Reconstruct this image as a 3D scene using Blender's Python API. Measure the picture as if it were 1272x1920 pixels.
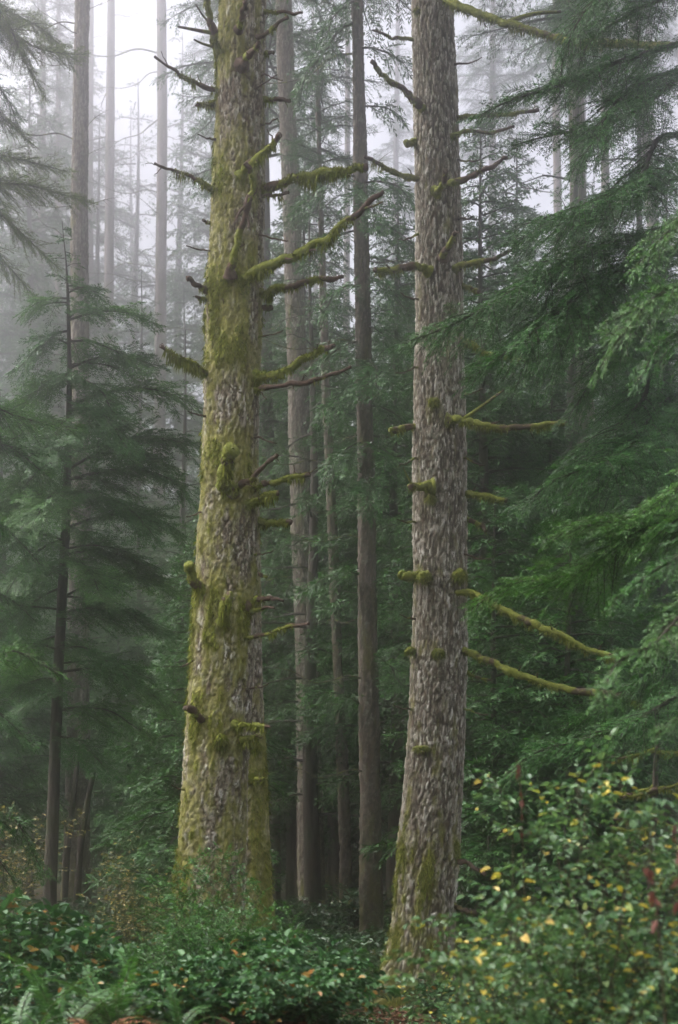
import bpy, math, random
import numpy as np
from mathutils import Vector

for o in list(bpy.data.objects):
    bpy.data.objects.remove(o)
SC = bpy.context.scene
COL = SC.collection
R = math.radians

# ------------------------------------------------------------------ camera
F = 1920 * 50 / 36.0          # focal length in photo pixels (50 mm lens, 36 mm tall frame)
CX, HY, EYE = 636.0, 1684.0, 1.6
cam_d = bpy.data.cameras.new("camera")
cam = bpy.data.objects.new("camera", cam_d)
COL.objects.link(cam)
cam.location = (0, 0, EYE)
cam.rotation_euler = (R(90), 0, 0)
cam_d.sensor_width = 36.0
cam_d.sensor_fit = 'AUTO'
cam_d.lens = 50.0
cam_d.shift_y = (HY - 960) / 1920.0
cam_d.clip_end = 1000
cam_d.dof.use_dof = True
cam_d.dof.focus_distance = 20.5
cam_d.dof.aperture_fstop = 2.2
SC.camera = cam

# ------------------------------------------------------------------ sky, sun, exposure
SUN_EL, SUN_AZ = R(54), R(-78)          # azimuth measured from straight ahead (+Y) towards +X
w = bpy.data.worlds.new("World")
SC.world = w
w.use_nodes = True
nt = w.node_tree
nt.nodes.clear()
sky = nt.nodes.new("ShaderNodeTexSky")
sky.sky_type = 'NISHITA'
sky.sun_disc = False
sky.sun_elevation = SUN_EL
sky.sun_rotation = SUN_AZ
sky.air_density = 1.0
sky.dust_density = 6.0
sky.ozone_density = 1.5
bg = nt.nodes.new("ShaderNodeBackground")
bg.inputs[1].default_value = 0.15
out = nt.nodes.new("ShaderNodeOutputWorld")
hs = nt.nodes.new("ShaderNodeHueSaturation")      # overcast: the blue washed out of the sky
hs.inputs['Saturation'].default_value = 0.3
nt.links.new(sky.outputs[0], hs.inputs['Color'])
nt.links.new(hs.outputs[0], bg.inputs[0])
nt.links.new(bg.outputs[0], out.inputs[0])
sun_d = bpy.data.lights.new("sun", 'SUN')
sun_d.energy = 1.5
sun_d.angle = R(70)
sun_d.color = (1.0, 0.965, 0.92)
sun = bpy.data.objects.new("sun", sun_d)
COL.objects.link(sun)
sv = Vector((math.sin(SUN_AZ) * math.cos(SUN_EL), math.cos(SUN_AZ) * math.cos(SUN_EL), math.sin(SUN_EL)))
sun.rotation_euler = (-sv).to_track_quat('-Z', 'Y').to_euler()
SC.view_settings.view_transform = 'Standard'
SC.view_settings.look = 'None'
SC.view_settings.gamma = 1.0
SC.view_settings.exposure = 1.48
cy = SC.cycles
cy.max_bounces = 6
cy.diffuse_bounces = 3
cy.glossy_bounces = 2
cy.transmission_bounces = 4
cy.volume_bounces = 2
cy.use_denoising = True
cy.use_adaptive_sampling = True
cy.adaptive_threshold = 0.02
HAZE_DENSITY = 0.0103
HAZE_ANISO = 0.957

# ------------------------------------------------------------------ small maths
def px(x, y, d):
    """photo pixel at distance d -> world"""
    return np.array([(x - CX) / F * d, d, EYE - (y - HY) / F * d])

def nrm(v):
    return v / np.maximum(np.linalg.norm(v, axis=-1, keepdims=True), 1e-9)

def _h(ix, iy, iz, seed):
    n = (ix.astype(np.int64) * 374761393 + iy.astype(np.int64) * 668265263 + iz.astype(np.int64) * 2147483647 + seed * 974634541) & 0xFFFFFFFF
    n = ((n ^ (n >> 13)) * 1274126177) & 0xFFFFFFFF
    n = ((n ^ (n >> 16)) * 2246822519) & 0xFFFFFFFF
    n = n ^ (n >> 15)
    return (n & 0xFFFFFF) / float(0xFFFFFF)

def vnoise(p, seed=0):
    f = np.floor(p)
    t = p - f
    t = t * t * (3 - 2 * t)
    i = f.astype(np.int64)
    r = 0
    for a in (0, 1):
        wx = t[:, 0] if a else 1 - t[:, 0]
        for b in (0, 1):
            wy = t[:, 1] if b else 1 - t[:, 1]
            for c in (0, 1):
                wz = t[:, 2] if c else 1 - t[:, 2]
                r = r + wx * wy * wz * _h(i[:, 0] + a, i[:, 1] + b, i[:, 2] + c, seed)
    return r

def fbm(p, octs=3, seed=0):
    r, a, s = 0, 0.5, 0
    for k in range(octs):
        r = r + a * vnoise(p * 2 ** k, seed + k * 7)
        s += a
        a *= 0.5
    return r / s

def sstep(a, b, x):
    t = np.clip((x - a) / ((b - a) or 1e-6), 0, 1)
    return t * t * (3 - 2 * t)

def voro(u, v, nc, seed):
    iu, iv = np.floor(u), np.floor(v)
    F1 = np.full(u.shape, 9.0)
    F2 = np.full(u.shape, 9.0)
    cid = np.zeros(u.shape)
    for a in (-1, 0, 1):
        for b in (-1, 0, 1):
            cu, cv = iu + a, iv + b
            ku = np.mod(cu, nc)
            jx = _h(ku, cv, np.zeros_like(cu), seed)
            jy = _h(ku, cv, np.ones_like(cu), seed)
            d = np.hypot(cu + jx - u, cv + jy - v)
            h = _h(ku, cv, np.full_like(cu, 2), seed)
            near = d < F1
            F2 = np.where(near, F1, np.minimum(F2, d))
            cid = np.where(near, h, cid)
            F1 = np.where(near, d, F1)
    return F1, F2, cid

def catmull(P, per=6):
    P = np.asarray(P, float)
    Q = np.vstack([2 * P[0] - P[1], P, 2 * P[-1] - P[-2]])
    o = []
    for i in range(1, len(Q) - 2):
        t = np.linspace(0, 1, per, endpoint=False)[:, None]
        a, b, c, d = Q[i - 1], Q[i], Q[i + 1], Q[i + 2]
        o.append(0.5 * (2 * b + (c - a) * t + (2 * a - 5 * b + 4 * c - d) * t ** 2 + (3 * b - a - 3 * c + d) * t ** 3))
    o.append(P[-1][None])
    return np.vstack(o)

def gz(x, y):
    """height of the forest floor"""
    x = np.asarray(x, float)
    y = np.asarray(y, float)
    base = 0.9 * sstep(21, 38, y) + 3.2 * sstep(38, 105, y) + 0.5 * sstep(0, -12, x) * sstep(8, 20, y)
    base = base + (.22 + .50 * sstep(.9, .1, x)) * np.exp(-((y - 9.3) / 2.9) ** 2) * (1 - .92 * np.exp(-((x - .42) / .36) ** 2))
    p = np.stack([x * 0.35, y * 0.35, x * 0], -1).reshape(-1, 3)
    n = (fbm(p, 3, 5) - 0.5).reshape(x.shape)
    return base + n * 0.35

def g1(x, y):
    return float(gz(np.array([x]), np.array([y]))[0])

# ------------------------------------------------------------------ mesh builder
class MB:
    def __init__(self):
        self.v, self.f, self.a, self.n = [], [], [], 0

    def add(self, verts, faces, mat=0, attrs=None, smooth=False):
        verts = np.asarray(verts, float).reshape(-1, 3)
        faces = np.asarray(faces, np.int64)
        self.v.append(verts)
        self.f.append((faces + self.n, mat, smooth))
        self.a.append(attrs or {})
        self.n += len(verts)

    def mesh(self, name, mats, origin=(0, 0, 0)):
        V = np.vstack(self.v) - np.asarray(origin, float)
        me = bpy.data.meshes.new(name)
        me.vertices.add(len(V))
        me.vertices.foreach_set("co", V.astype(np.float32).ravel())
        loops = np.concatenate([f.ravel() for f, m, s in self.f])
        tot = np.concatenate([np.full(len(f), f.shape[1]) for f, m, s in self.f])
        st = np.concatenate([[0], np.cumsum(tot)[:-1]])
        me.loops.add(len(loops))
        me.loops.foreach_set("vertex_index", loops.astype(np.int32))
        me.polygons.add(len(tot))
        me.polygons.foreach_set("loop_start", st.astype(np.int32))
        me.polygons.foreach_set("material_index", np.concatenate([np.full(len(f), m) for f, m, s in self.f]).astype(np.int32))
        me.polygons.foreach_set("use_smooth", np.concatenate([np.full(len(f), s) for f, m, s in self.f]).astype(bool))
        keys = set(k for a in self.a for k in a)
        for k in keys:
            at = me.attributes.new(k, 'FLOAT', 'POINT')
            vals = np.concatenate([np.broadcast_to(a.get(k, 0.0), (len(v),)) for a, v in zip(self.a, self.v)])
            at.data.foreach_set("value", vals.astype(np.float32))
        for m in mats:
            me.materials.append(m)
        me.update(calc_edges=True)
        return me

def link(name, me, parent=None, loc=None):
    o = bpy.data.objects.new(name, me)
    COL.objects.link(o)
    if parent:
        o.parent = parent
    if loc is not None:
        o.location = loc
    return o

def thing(name, loc, label, cat, group=None, rz=0):
    o = bpy.data.objects.new(name, None)
    COL.objects.link(o)
    o.location = loc
    o.rotation_euler = (0, 0, rz)
    o.empty_display_size = 0.2
    tag(o, label, cat, group)
    return o

def tag(o, label, cat, group=None, kind=None):
    if label: o["label"] = label
    if cat: o["category"] = cat
    if group: o["group"] = group
    if kind: o["kind"] = kind
    return o

def copy_tree(o, parent=None):
    c = o.copy()
    COL.objects.link(c)
    if parent:
        c.parent = parent
    for ch in o.children:
        copy_tree(ch, c)
    return c

def tubes(mb, P, Rr, k=5, mat=0, attrs=None):
    """P (n,m,3), Rr (n,m)"""
    n, m, _ = P.shape
    T = nrm(np.gradient(P, axis=1))
    mean = nrm(P[:, -1] - P[:, 0])
    ref = np.where(np.abs(mean[:, 2:3]) > 0.8, np.array([[1.0, 0, 0]]), np.array([[0, 0, 1.0]]))[:, None]
    S = nrm(np.cross(T, np.broadcast_to(ref, T.shape)))
    U = np.cross(S, T)
    th = np.arange(k) * 2 * math.pi / k
    ring = S[:, :, None] * np.cos(th)[None, None, :, None] + U[:, :, None] * np.sin(th)[None, None, :, None]
    V = P[:, :, None] + ring * Rr[:, :, None, None]
    idx = np.arange(n * m * k).reshape(n, m, k)
    a = idx[:, :-1]
    b = idx[:, 1:]
    f = np.stack([a, np.roll(a, -1, 2), np.roll(b, -1, 2), b], -1).reshape(-1, 4)
    mb.add(V.reshape(-1, 3), f, mat, attrs, True)
    return V

def kites(mb, P, D, L, W, N, mat=0, mid=0.42):
    B = nrm(np.cross(N, D))
    n = len(P)
    L = L[:, None]
    W = W[:, None]
    V = np.stack([P, P + D * L * mid + B * W / 2, P + D * L, P + D * L * mid - B * W / 2], 1)
    mb.add(V.reshape(-1, 3), np.arange(n * 4).reshape(n, 4), mat)

def leaves(mb, P, D, L, W, N, mat=0, fold=0.25, curl=0.15):
    """two quads folded along the midrib"""
    B = nrm(np.cross(N, D))
    N2 = nrm(np.cross(D, B))
    n = len(P)
    L = L[:, None]
    W = W[:, None]
    up = N2 * W * fold
    dn = N2 * L * curl
    V = np.stack([P, P + D * L * .28 + B * W * .46 + up, P + D * L * .66 + B * W * .40 + up - dn * .4, P + D * L - dn,
                  P + D * L * .66 - B * W * .40 + up - dn * .4, P + D * L * .28 - B * W * .46 + up], 1)
    i = np.arange(n * 6).reshape(n, 6)
    f = np.concatenate([i[:, [0, 1, 2, 3]], i[:, [0, 3, 4, 5]]])
    mb.add(V.reshape(-1, 3), f, mat)

def shoots(rng, P0, D, L, N, sag, spacing, t0, t1, a0, a1, lenf, kmin=2, roll=.25):
    """side shoots on straight-ish sagging shoots; returns pos, dir, len, normal"""
    ki = np.maximum(kmin, np.ceil(L * (t1 - t0) / spacing)).astype(int)
    K = ki.max()
    j = np.arange(K)[None]
    ok = j < ki[:, None]
    t = t0 + (t1 - t0) * (j + 0.5 + rng.uniform(-.3, .3, (len(L), K))) / ki[:, None]
    s = L[:, None] * t
    pos = P0[:, None] + D[:, None] * s[..., None]
    pos[..., 2] -= sag * s * s
    tg = np.repeat(D[:, None], K, 1).copy()
    tg[..., 2] -= 2 * sag * s
    tg = nrm(tg)
    Nn = np.repeat(N[:, None], K, 1)
    B = nrm(np.cross(Nn, tg))
    side = np.where((j + rng.integers(0, 2, (len(L), 1))) % 2 == 0, 1.0, -1.0)
    ang = a0 + (a1 - a0) * t + rng.normal(0, .12, t.shape)
    d = tg * np.cos(ang)[..., None] + B * (np.sin(ang) * side)[..., None] + Nn * rng.normal(0, roll * .5, t.shape)[..., None]
    ln = L[:, None] * lenf(t) * rng.uniform(.65, 1.2, t.shape)
    N2 = nrm(Nn + rng.normal(0, roll, Nn.shape))
    return pos[ok], nrm(d[ok]), ln[ok], N2[ok]

# ------------------------------------------------------------------ materials
def new_mat(name):
    m = bpy.data.materials.new(name)
    m.use_nodes = True
    t = m.node_tree
    t.nodes.clear()
    return m, t, t.nodes.new

def ramp(t, stops, fac=None, interp='LINEAR'):
    r = t.nodes.new("ShaderNodeValToRGB")
    r.color_ramp.interpolation = interp
    e = r.color_ramp.elements
    while len(e) < len(stops):
        e.new(0.5)
    for k, (p, c) in enumerate(stops):
        e[k].position = p
        e[k].color = (*c, 1)
    if fac is not None:
        t.links.new(fac, r.inputs[0])
    return r.outputs[0]

def noise(t, scale, detail=3, vec=None, rough=.55):
    n = t.nodes.new("ShaderNodeTexNoise")
    n.inputs['Scale'].default_value = scale
    n.inputs['Detail'].default_value = detail
    n.inputs['Roughness'].default_value = rough
    if vec is not None:
        t.links.new(vec, n.inputs['Vector'])
    return n.outputs[0]

def objvec(t, scale=(1, 1, 1)):
    c = t.nodes.new("ShaderNodeTexCoord")
    m = t.nodes.new("ShaderNodeMapping")
    m.inputs['Scale'].default_value = scale
    t.links.new(c.outputs['Object'], m.inputs['Vector'])
    return m.outputs[0]

def mixc(t, fac, a, b, mode='MIX'):
    m = t.nodes.new("ShaderNodeMix")
    m.data_type = 'RGBA'
    m.blend_type = mode
    for s, v in ((m.inputs[0], fac), (m.inputs[6], a), (m.inputs[7], b)):
        if hasattr(v, 'is_linked'):
            t.links.new(v, s)
        elif isinstance(v, (int, float)):
            s.default_value = v
        else:
            s.default_value = (*v, 1)
    return m.outputs[2]

def math_n(t, op, a, b=0.0, clamp=False):
    m = t.nodes.new("ShaderNodeMath")
    m.operation = op
    m.use_clamp = clamp
    for s, v in ((m.inputs[0], a), (m.inputs[1], b)):
        if hasattr(v, 'is_linked'):
            t.links.new(v, s)
        else:
            s.default_value = v
    return m.outputs[0]

def attr(t, name):
    a = t.nodes.new("ShaderNodeAttribute")
    a.attribute_name = name
    return a.outputs['Fac']

def finish(t, color, rough=.6, spec=.3, transl=0.0, bump=None, bstr=.3, bdist=.01, tcol=None):
    p = t.nodes.new("ShaderNodeBsdfPrincipled")
    if hasattr(color, 'is_linked'):
        t.links.new(color, p.inputs['Base Color'])
    else:
        p.inputs['Base Color'].default_value = (*color, 1)
    p.inputs['Roughness'].default_value = rough
    p.inputs['Specular IOR Level'].default_value = spec
    if bump is not None:
        b = t.nodes.new("ShaderNodeBump")
        b.inputs['Strength'].default_value = bstr
        b.inputs['Distance'].default_value = bdist
        t.links.new(bump, b.inputs['Height'])
        t.links.new(b.outputs[0], p.inputs['Normal'])
    sh = p.outputs[0]
    if transl > 0:
        tr = t.nodes.new("ShaderNodeBsdfTranslucent")
        c2 = mixc(t, 1.0, color, (1.0, 1.0, .55), 'MULTIPLY')
        t.links.new(c2, tr.inputs[0])
        mx = t.nodes.new("ShaderNodeMixShader")
        mx.inputs[0].default_value = transl
        t.links.new(sh, mx.inputs[1])
        t.links.new(tr.outputs[0], mx.inputs[2])
        sh = mx.outputs[0]
    o = t.nodes.new("ShaderNodeOutputMaterial")
    t.links.new(sh, o.inputs[0])

def leaf_mat(name, stops, rough=.5, spec=.35, transl=.3, clump=(2.0, .75, 1.2), interp='LINEAR'):
    m, t, N = new_mat(name)
    g = N("ShaderNodeNewGeometry")
    c = ramp(t, stops, g.outputs['Random Per Island'], interp)
    if clump:
        n = noise(t, clump[0], 2, objvec(t))
        k = ramp(t, [(.3, (clump[1],) * 3), (.7, (clump[2],) * 3)], n)
        c = mixc(t, 1.0, c, k, 'MULTIPLY')
    finish(t, c, rough, spec, transl)
    return m

G = lambda k, c: tuple(k * x for x in c)
M = {}
M['needle'] = leaf_mat("hemlock_needles", [(0, (.016, .070, .012)), (.5, (.030, .116, .018)), (1, (.064, .180, .030))], transl=.25)
M['needle_fresh'] = leaf_mat("fresh_needles", [(0, (.030, .105, .020)), (.5, (.060, .170, .032)), (1, (.115, .240, .056))], transl=.3)
M['needle_olive'] = leaf_mat("olive_needles", [(0, (.060, .105, .030)), (.5, (.105, .165, .045)), (1, (.165, .225, .065))], transl=.5)
M['salal'] = leaf_mat("salal_leaf", [(0, (.022, .072, .026)), (.6, (.042, .122, .036)), (.955, (.070, .175, .050)), (.965, (.26, .20, .03)), (1, (.30, .12, .03))],
                      rough=.46, spec=.28, transl=.2, clump=(3, .7, 1.25), interp='LINEAR')
M['huckleberry'] = leaf_mat("huckleberry_leaf", [(0, (.030, .105, .026)), (.6, (.058, .175, .038)), (1, (.100, .240, .055))], rough=.36, spec=.45, transl=.3)
M['osoberry'] = leaf_mat("autumn_shrub_leaf", [(0, (.035, .095, .038)), (.45, (.080, .170, .068)), (.91, (.165, .285, .130)), (.935, (.28, .31, .07)), (.97, (.58, .48, .06)), (1, (.62, .46, .15))],
                         rough=.4, spec=.4, transl=.3, clump=(3, .8, 1.15))
M['yellow_shrub'] = leaf_mat("yellowing_shrub_leaf", [(0, (.050, .125, .042)), (.66, (.105, .210, .065)), (.74, (.28, .31, .05)), (.90, (.62, .52, .07)), (1, (.68, .50, .16))], rough=.4, spec=.4, transl=.35, clump=None)
M['maple'] = leaf_mat("vine_maple_leaf", [(0, (.035, .070, .030)), (.45, (.070, .100, .038)), (.6, (.25, .22, .07)), (1, (.50, .38, .17))], rough=.5, transl=.35, clump=None)
M['fern'] = leaf_mat("fern_pinna", [(0, (.028, .090, .024)), (1, (.075, .190, .045))], rough=.4, transl=.3, clump=None)
M['fern_dead'] = leaf_mat("dead_fern_pinna", [(0, (.17, .055, .022)), (1, (.36, .14, .06))], rough=.6, transl=.2, clump=None)
M['rust_leaf'] = leaf_mat("rust_leaf", [(0, (.085, .028, .022)), (1, (.17, .050, .034))], rough=.6, transl=.25, clump=None)
M['litter'] = leaf_mat("fallen_leaf", [(0, (.07, .03, .015)), (.5, (.15, .065, .03)), (.9, (.22, .09, .05)), (1, (.33, .22, .12))], rough=.7, transl=.05, clump=None)
M['moss'] = leaf_mat("hanging_moss", [(0, (.070, .085, .014)), (.5, (.145, .168, .025)), (1, (.245, .265, .052))], rough=.9, spec=.05, transl=.3, clump=(6, .7, 1.25))
M['cover'] = leaf_mat("ground_cover_leaf", [(0, (.018, .060, .020)), (.7, (.036, .108, .032)), (.96, (.065, .155, .045)), (1, (.20, .17, .03))], rough=.35, spec=.45, transl=.2)

def bark_mat(name, dark, mid, light, flake, moss_tint=1.0, scale=1.0):
    m, t, N = new_mat(name)
    ridge, cell, moss = attr(t, "ridge"), attr(t, "cell"), attr(t, "moss")
    v = objvec(t)
    n1 = noise(t, 13 * scale, 5, v, .65)
    n2 = noise(t, 45 * scale, 3, v, .65)
    n3 = noise(t, 2.1 * scale, 3, v)
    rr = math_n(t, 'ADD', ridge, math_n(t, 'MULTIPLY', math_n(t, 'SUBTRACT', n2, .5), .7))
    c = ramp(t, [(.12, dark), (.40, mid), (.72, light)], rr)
    fl = ramp(t, [(.55, (0, 0, 0)), (.68, (.9, .9, .9))], cell)
    flm = math_n(t, 'MULTIPLY', fl, ramp(t, [(.5, (0, 0, 0)), (.75, (1, 1, 1))], rr))
    c = mixc(t, flm, c, flake)
    red = ramp(t, [(.30, (.55, .55, .55)), (.42, (0, 0, 0))], cell)
    c = mixc(t, red, c, (.125, .082, .052))
    lich = ramp(t, [(.56, (0, 0, 0)), (.66, (.7, .7, .7))], n1)
    c = mixc(t, lich, c, (.235, .250, .190))
    c = mixc(t, math_n(t, 'MULTIPLY', n3, .35), c, (.11, .095, .06))
    mn = math_n(t, 'ADD', moss, math_n(t, 'MULTIPLY', math_n(t, 'SUBTRACT', n2, .5), .8))
    mf = ramp(t, [(.26, (0, 0, 0)), (.50, (.55, .55, .55)), (.85, (.92, .92, .92))], mn)
    mc = ramp(t, [(.25, G(moss_tint, (.096, .098, .016))), (.5, G(moss_tint, (.192, .190, .034))), (.75, G(moss_tint, (.300, .286, .070)))], noise(t, 22 * scale, 4, v, .7))
    c = mixc(t, mf, c, mc)
    finish(t, c, .85, .2, 0, n2, .6, .012)
    return m

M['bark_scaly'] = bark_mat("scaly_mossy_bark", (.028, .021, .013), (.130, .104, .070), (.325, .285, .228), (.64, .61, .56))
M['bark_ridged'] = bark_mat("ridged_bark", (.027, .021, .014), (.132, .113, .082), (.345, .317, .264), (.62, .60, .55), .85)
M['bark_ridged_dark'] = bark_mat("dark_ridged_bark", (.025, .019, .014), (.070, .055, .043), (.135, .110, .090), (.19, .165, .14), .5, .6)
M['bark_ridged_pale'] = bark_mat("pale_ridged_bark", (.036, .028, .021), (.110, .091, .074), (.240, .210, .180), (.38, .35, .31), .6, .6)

def plain_bark(name, a, b, c, green):
    m, t, N = new_mat(name)
    v = objvec(t, (9, 9, 1.6))
    n = noise(t, 3.0, 5, v, .65)
    col = ramp(t, [(.3, a), (.5, b), (.7, c)], n)
    g = ramp(t, [(.48, (0, 0, 0)), (.62, (.8, .8, .8))], noise(t, 1.3, 3, objvec(t, (2, 2, .7))))
    col = mixc(t, g, col, green)
    finish(t, col, .85, .2, 0, n, .8, .03)
    return m

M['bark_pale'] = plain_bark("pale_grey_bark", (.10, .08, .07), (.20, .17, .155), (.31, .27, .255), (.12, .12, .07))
M['bark_brown'] = plain_bark("brown_bark", (.055, .040, .032), (.11, .085, .07), (.18, .145, .12), (.07, .075, .035))
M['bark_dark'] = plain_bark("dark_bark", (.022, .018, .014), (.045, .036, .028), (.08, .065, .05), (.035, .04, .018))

def twig_mat(name, a, b, mossy):
    m, t, N = new_mat(name)
    v = objvec(t)
    c = ramp(t, [(.3, a), (.7, b)], noise(t, 25, 3, v))
    f = math_n(t, 'ADD', attr(t, "moss"), math_n(t, 'MULTIPLY', math_n(t, 'SUBTRACT', noise(t, 14, 3, v), .5), 1.2))
    if mossy:
        mc = ramp(t, [(.3, (.090, .110, .016)), (.7, (.205, .220, .040))], noise(t, 30, 3, v))
        c = mixc(t, ramp(t, [(.40, (0, 0, 0)), (.55, (1, 1, 1))], f), c, mc)
    finish(t, c, .85, .15, 0, noise(t, 40, 3, v), .6, .01)
    return m

M['twig'] = twig_mat("mossy_dead_branch", (.045, .030, .022), (.115, .075, .055), True)
M['wood'] = twig_mat("dark_branch_wood", (.020, .016, .012), (.048, .038, .028), False)
M['deadwood'] = twig_mat("grey_dead_wood", (.055, .045, .035), (.13, .11, .09), True)
M['stem'] = twig_mat("shrub_stem", (.030, .024, .014), (.060, .040, .025), False)

def ground_mat():
    m, t, N = new_mat("forest_floor")
    v = objvec(t)
    c = ramp(t, [(.3, (.028, .020, .012)), (.5, (.060, .036, .020)), (.68, (.10, .055, .03))], noise(t, 6, 6, v, .7))
    g = ramp(t, [(.46, (0, 0, 0)), (.58, (1, 1, 1))], noise(t, .5, 4, v))
    c = mixc(t, g, c, ramp(t, [(.3, (.016, .034, .012)), (.7, (.045, .075, .022))], noise(t, 12, 4, v)))
    finish(t, c, .95, .1, 0, noise(t, 14, 6, v, .7), 1.0, .06)
    return m
M['ground'] = ground_mat()

# ------------------------------------------------------------------ setting: forest floor
def build_ground():
    xs = np.concatenate([np.linspace(-80, -12, 50), np.linspace(-11.6, 11.6, 180), np.linspace(12, 80, 50)])
    ys = np.concatenate([np.linspace(-6, 5, 20), np.linspace(5.2, 40, 220), np.linspace(41, 178, 80)])
    X, Y = np.meshgrid(xs, ys)
    Z = gz(X, Y)
    fine = (vnoise(np.stack([X * 4, Y * 4, X * 0], -1).reshape(-1, 3), 3).reshape(X.shape) - .5) * .08
    Z = Z + fine
    ny, nx = X.shape
    i = np.arange(nx * ny).reshape(ny, nx)
    f = np.stack([i[:-1, :-1], i[:-1, 1:], i[1:, 1:], i[1:, :-1]], -1).reshape(-1, 4)
    mb = MB()
    mb.add(np.stack([X, Y, Z], -1), f, 0, None, True)
    tag(link("ground", mb.mesh("ground", [M['ground']])), None, None, None, "structure")
build_ground()

# ------------------------------------------------------------------ trunks
def axis_from(ctrl, d, top, base):
    """ctrl rows (cx, y, width) in photo pixels at distance d -> z, x, r arrays ascending in z"""
    c = np.array(ctrl, float)
    z = EYE - (c[:, 1] - HY) / F * d
    x = (c[:, 0] - CX) / F * d
    r = c[:, 2] / 2 / F * d
    o = np.argsort(z)
    z, x, r = z[o], x[o], r[o]
    if base < z[0]:
        sl = (x[1] - x[0]) / (z[1] - z[0])
        z = np.concatenate([[base], z]); x = np.concatenate([[x[0] + sl * (base - z[1])], x]); r = np.concatenate([[r[0] * 1.12], r])
    if top > z[-1]:
        sl = (x[-1] - x[max(0, len(x) - 3)]) / (z[-1] - z[max(0, len(z) - 3)])
        z = np.concatenate([z, [top]]); x = np.concatenate([x, [x[-1] + sl * (top - z[-2]) * .5]]); r = np.concatenate([r, [min(.04, r[-1] * .5)]])
    return z, x, r

def smooth_interp(q, z, v):
    k = np.interp(q, z, v)
    for _ in range(3):
        pass
    return k

def trunk_detailed(d, ctrl, top, base, kind, moss_fn, fine_to, dz, du, seed, root_flare=None):
    z, x, r = axis_from(ctrl, d, top, base)
    zq = np.concatenate([np.arange(base, fine_to, dz), np.linspace(fine_to, top, 30)])
    xq, rq = smooth_interp(zq, z, x), smooth_interp(zq, z, r)
    ker = np.hanning(int(1.2 / dz)); ker /= ker.sum()
    nf = int((fine_to - base) / dz) - 1
    pad = len(ker) // 2
    for q in (xq, rq):
        e = np.pad(q[:nf], (pad, pad), 'edge')
        q[:nf] = np.convolve(e, ker, 'same')[pad:-pad] if pad else q[:nf]
    rm = float(np.interp(base + 5, z, r))
    nu = int(2 * math.pi * rm / du)
    th = np.arange(nu) * 2 * math.pi / nu
    TH, Z = np.meshgrid(th, zq)
    RR = np.repeat(rq[:, None], nu, 1)
    XX = np.repeat(xq[:, None], nu, 1)
    q3 = np.stack([np.cos(TH) * rm, np.sin(TH) * rm, Z], -1).reshape(-1, 3)
    # slow lumps
    lump = (fbm(q3 * np.array([2.2, 2.2, .8]), 3, seed) - .5).reshape(TH.shape)
    fine = fbm(q3 * np.array([38, 38, 20]), 2, seed + 21)
    wv = np.stack([fbm(q3 * np.array([6, 6, 4]), 3, seed + 11 + k) - .5 for k in range(3)], -1)
    def plates(k, sd):
        if kind == 'scaly':
            f1 = np.abs(fbm((q3 + wv * .06 / k) * np.array([34, 34, 11.5]) * k, 2, sd + 1) - .5) * 5.5
            f2 = np.abs(fbm((q3 + wv * .07 / k) * np.array([44, 44, 27]) * k, 2, sd + 2) - .5) * 6.0
            pl = fbm((q3 + wv * .05 / k) * np.array([42, 42, 19]) * k, 2, sd + 3)
            return np.minimum(sstep(0, .75, f1), .25 + .75 * sstep(0, .6, f2)) * (.55 + .6 * pl)
        f1 = np.abs(fbm((q3 + wv * .05 / k) * np.array([25, 25, 6.2]) * k, 2, sd + 1) - .5) * 5.0
        f2 = np.abs(fbm((q3 + wv * .06 / k) * np.array([38, 38, 13]) * k, 2, sd + 2) - .5) * 5.5
        pl = fbm((q3 + wv * .04 / k) * np.array([36, 36, 15]) * k, 2, sd + 3)
        return np.minimum(sstep(0, .8, f1), .30 + .70 * sstep(0, .7, f2)) * (.55 + .6 * pl)
    depth = .022 if kind == 'scaly' else .027
    zz = Z.ravel()
    patch = fbm(q3 * np.array([1.8, 1.8, .9]), 2, seed + 71)
    wl = np.clip(sstep(4.5, .6, zz) * .8 + (patch - .5) * 2.2 + .15, 0, 1)
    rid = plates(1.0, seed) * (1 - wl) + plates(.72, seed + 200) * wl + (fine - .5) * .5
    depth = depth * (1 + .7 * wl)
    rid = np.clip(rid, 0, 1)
    cid = fbm((q3 + wv * .06) * np.array([34, 34, 13]), 2, seed + 51)
    moss = moss_fn(q3, TH.ravel(), Z.ravel(), xq.repeat(nu), rq.repeat(nu), seed)
    disp = depth * (rid - .5) + .012 * (fine - .5) + lump.ravel() * .06
    mfuzz = fbm(q3 * np.array([30, 30, 14]), 2, seed + 31)
    mk = sstep(.45, .85, moss)
    disp = disp * (1 - .25 * mk) + mk * (.002 + .020 * mfuzz)
    rad = RR.ravel() + disp
    V = np.stack([XX.ravel() + np.cos(TH.ravel()) * rad, d + np.sin(TH.ravel()) * rad, Z.ravel()], -1)
    if root_flare:
        V = root_flare(V, TH.ravel(), Z.ravel(), XX.ravel(), d)
    nz = len(zq)
    i = np.arange(nz * nu).reshape(nz, nu)
    a, b = i[:-1], i[1:]
    fc = np.stack([a, np.roll(a, -1, 1), np.roll(b, -1, 1), b], -1).reshape(-1, 4)
    mb = MB()
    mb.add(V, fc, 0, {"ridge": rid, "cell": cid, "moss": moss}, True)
    return mb, V, moss, np.stack([np.cos(TH.ravel()), np.sin(TH.ravel()), np.zeros(TH.size)], -1), (z, x, r)

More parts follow.
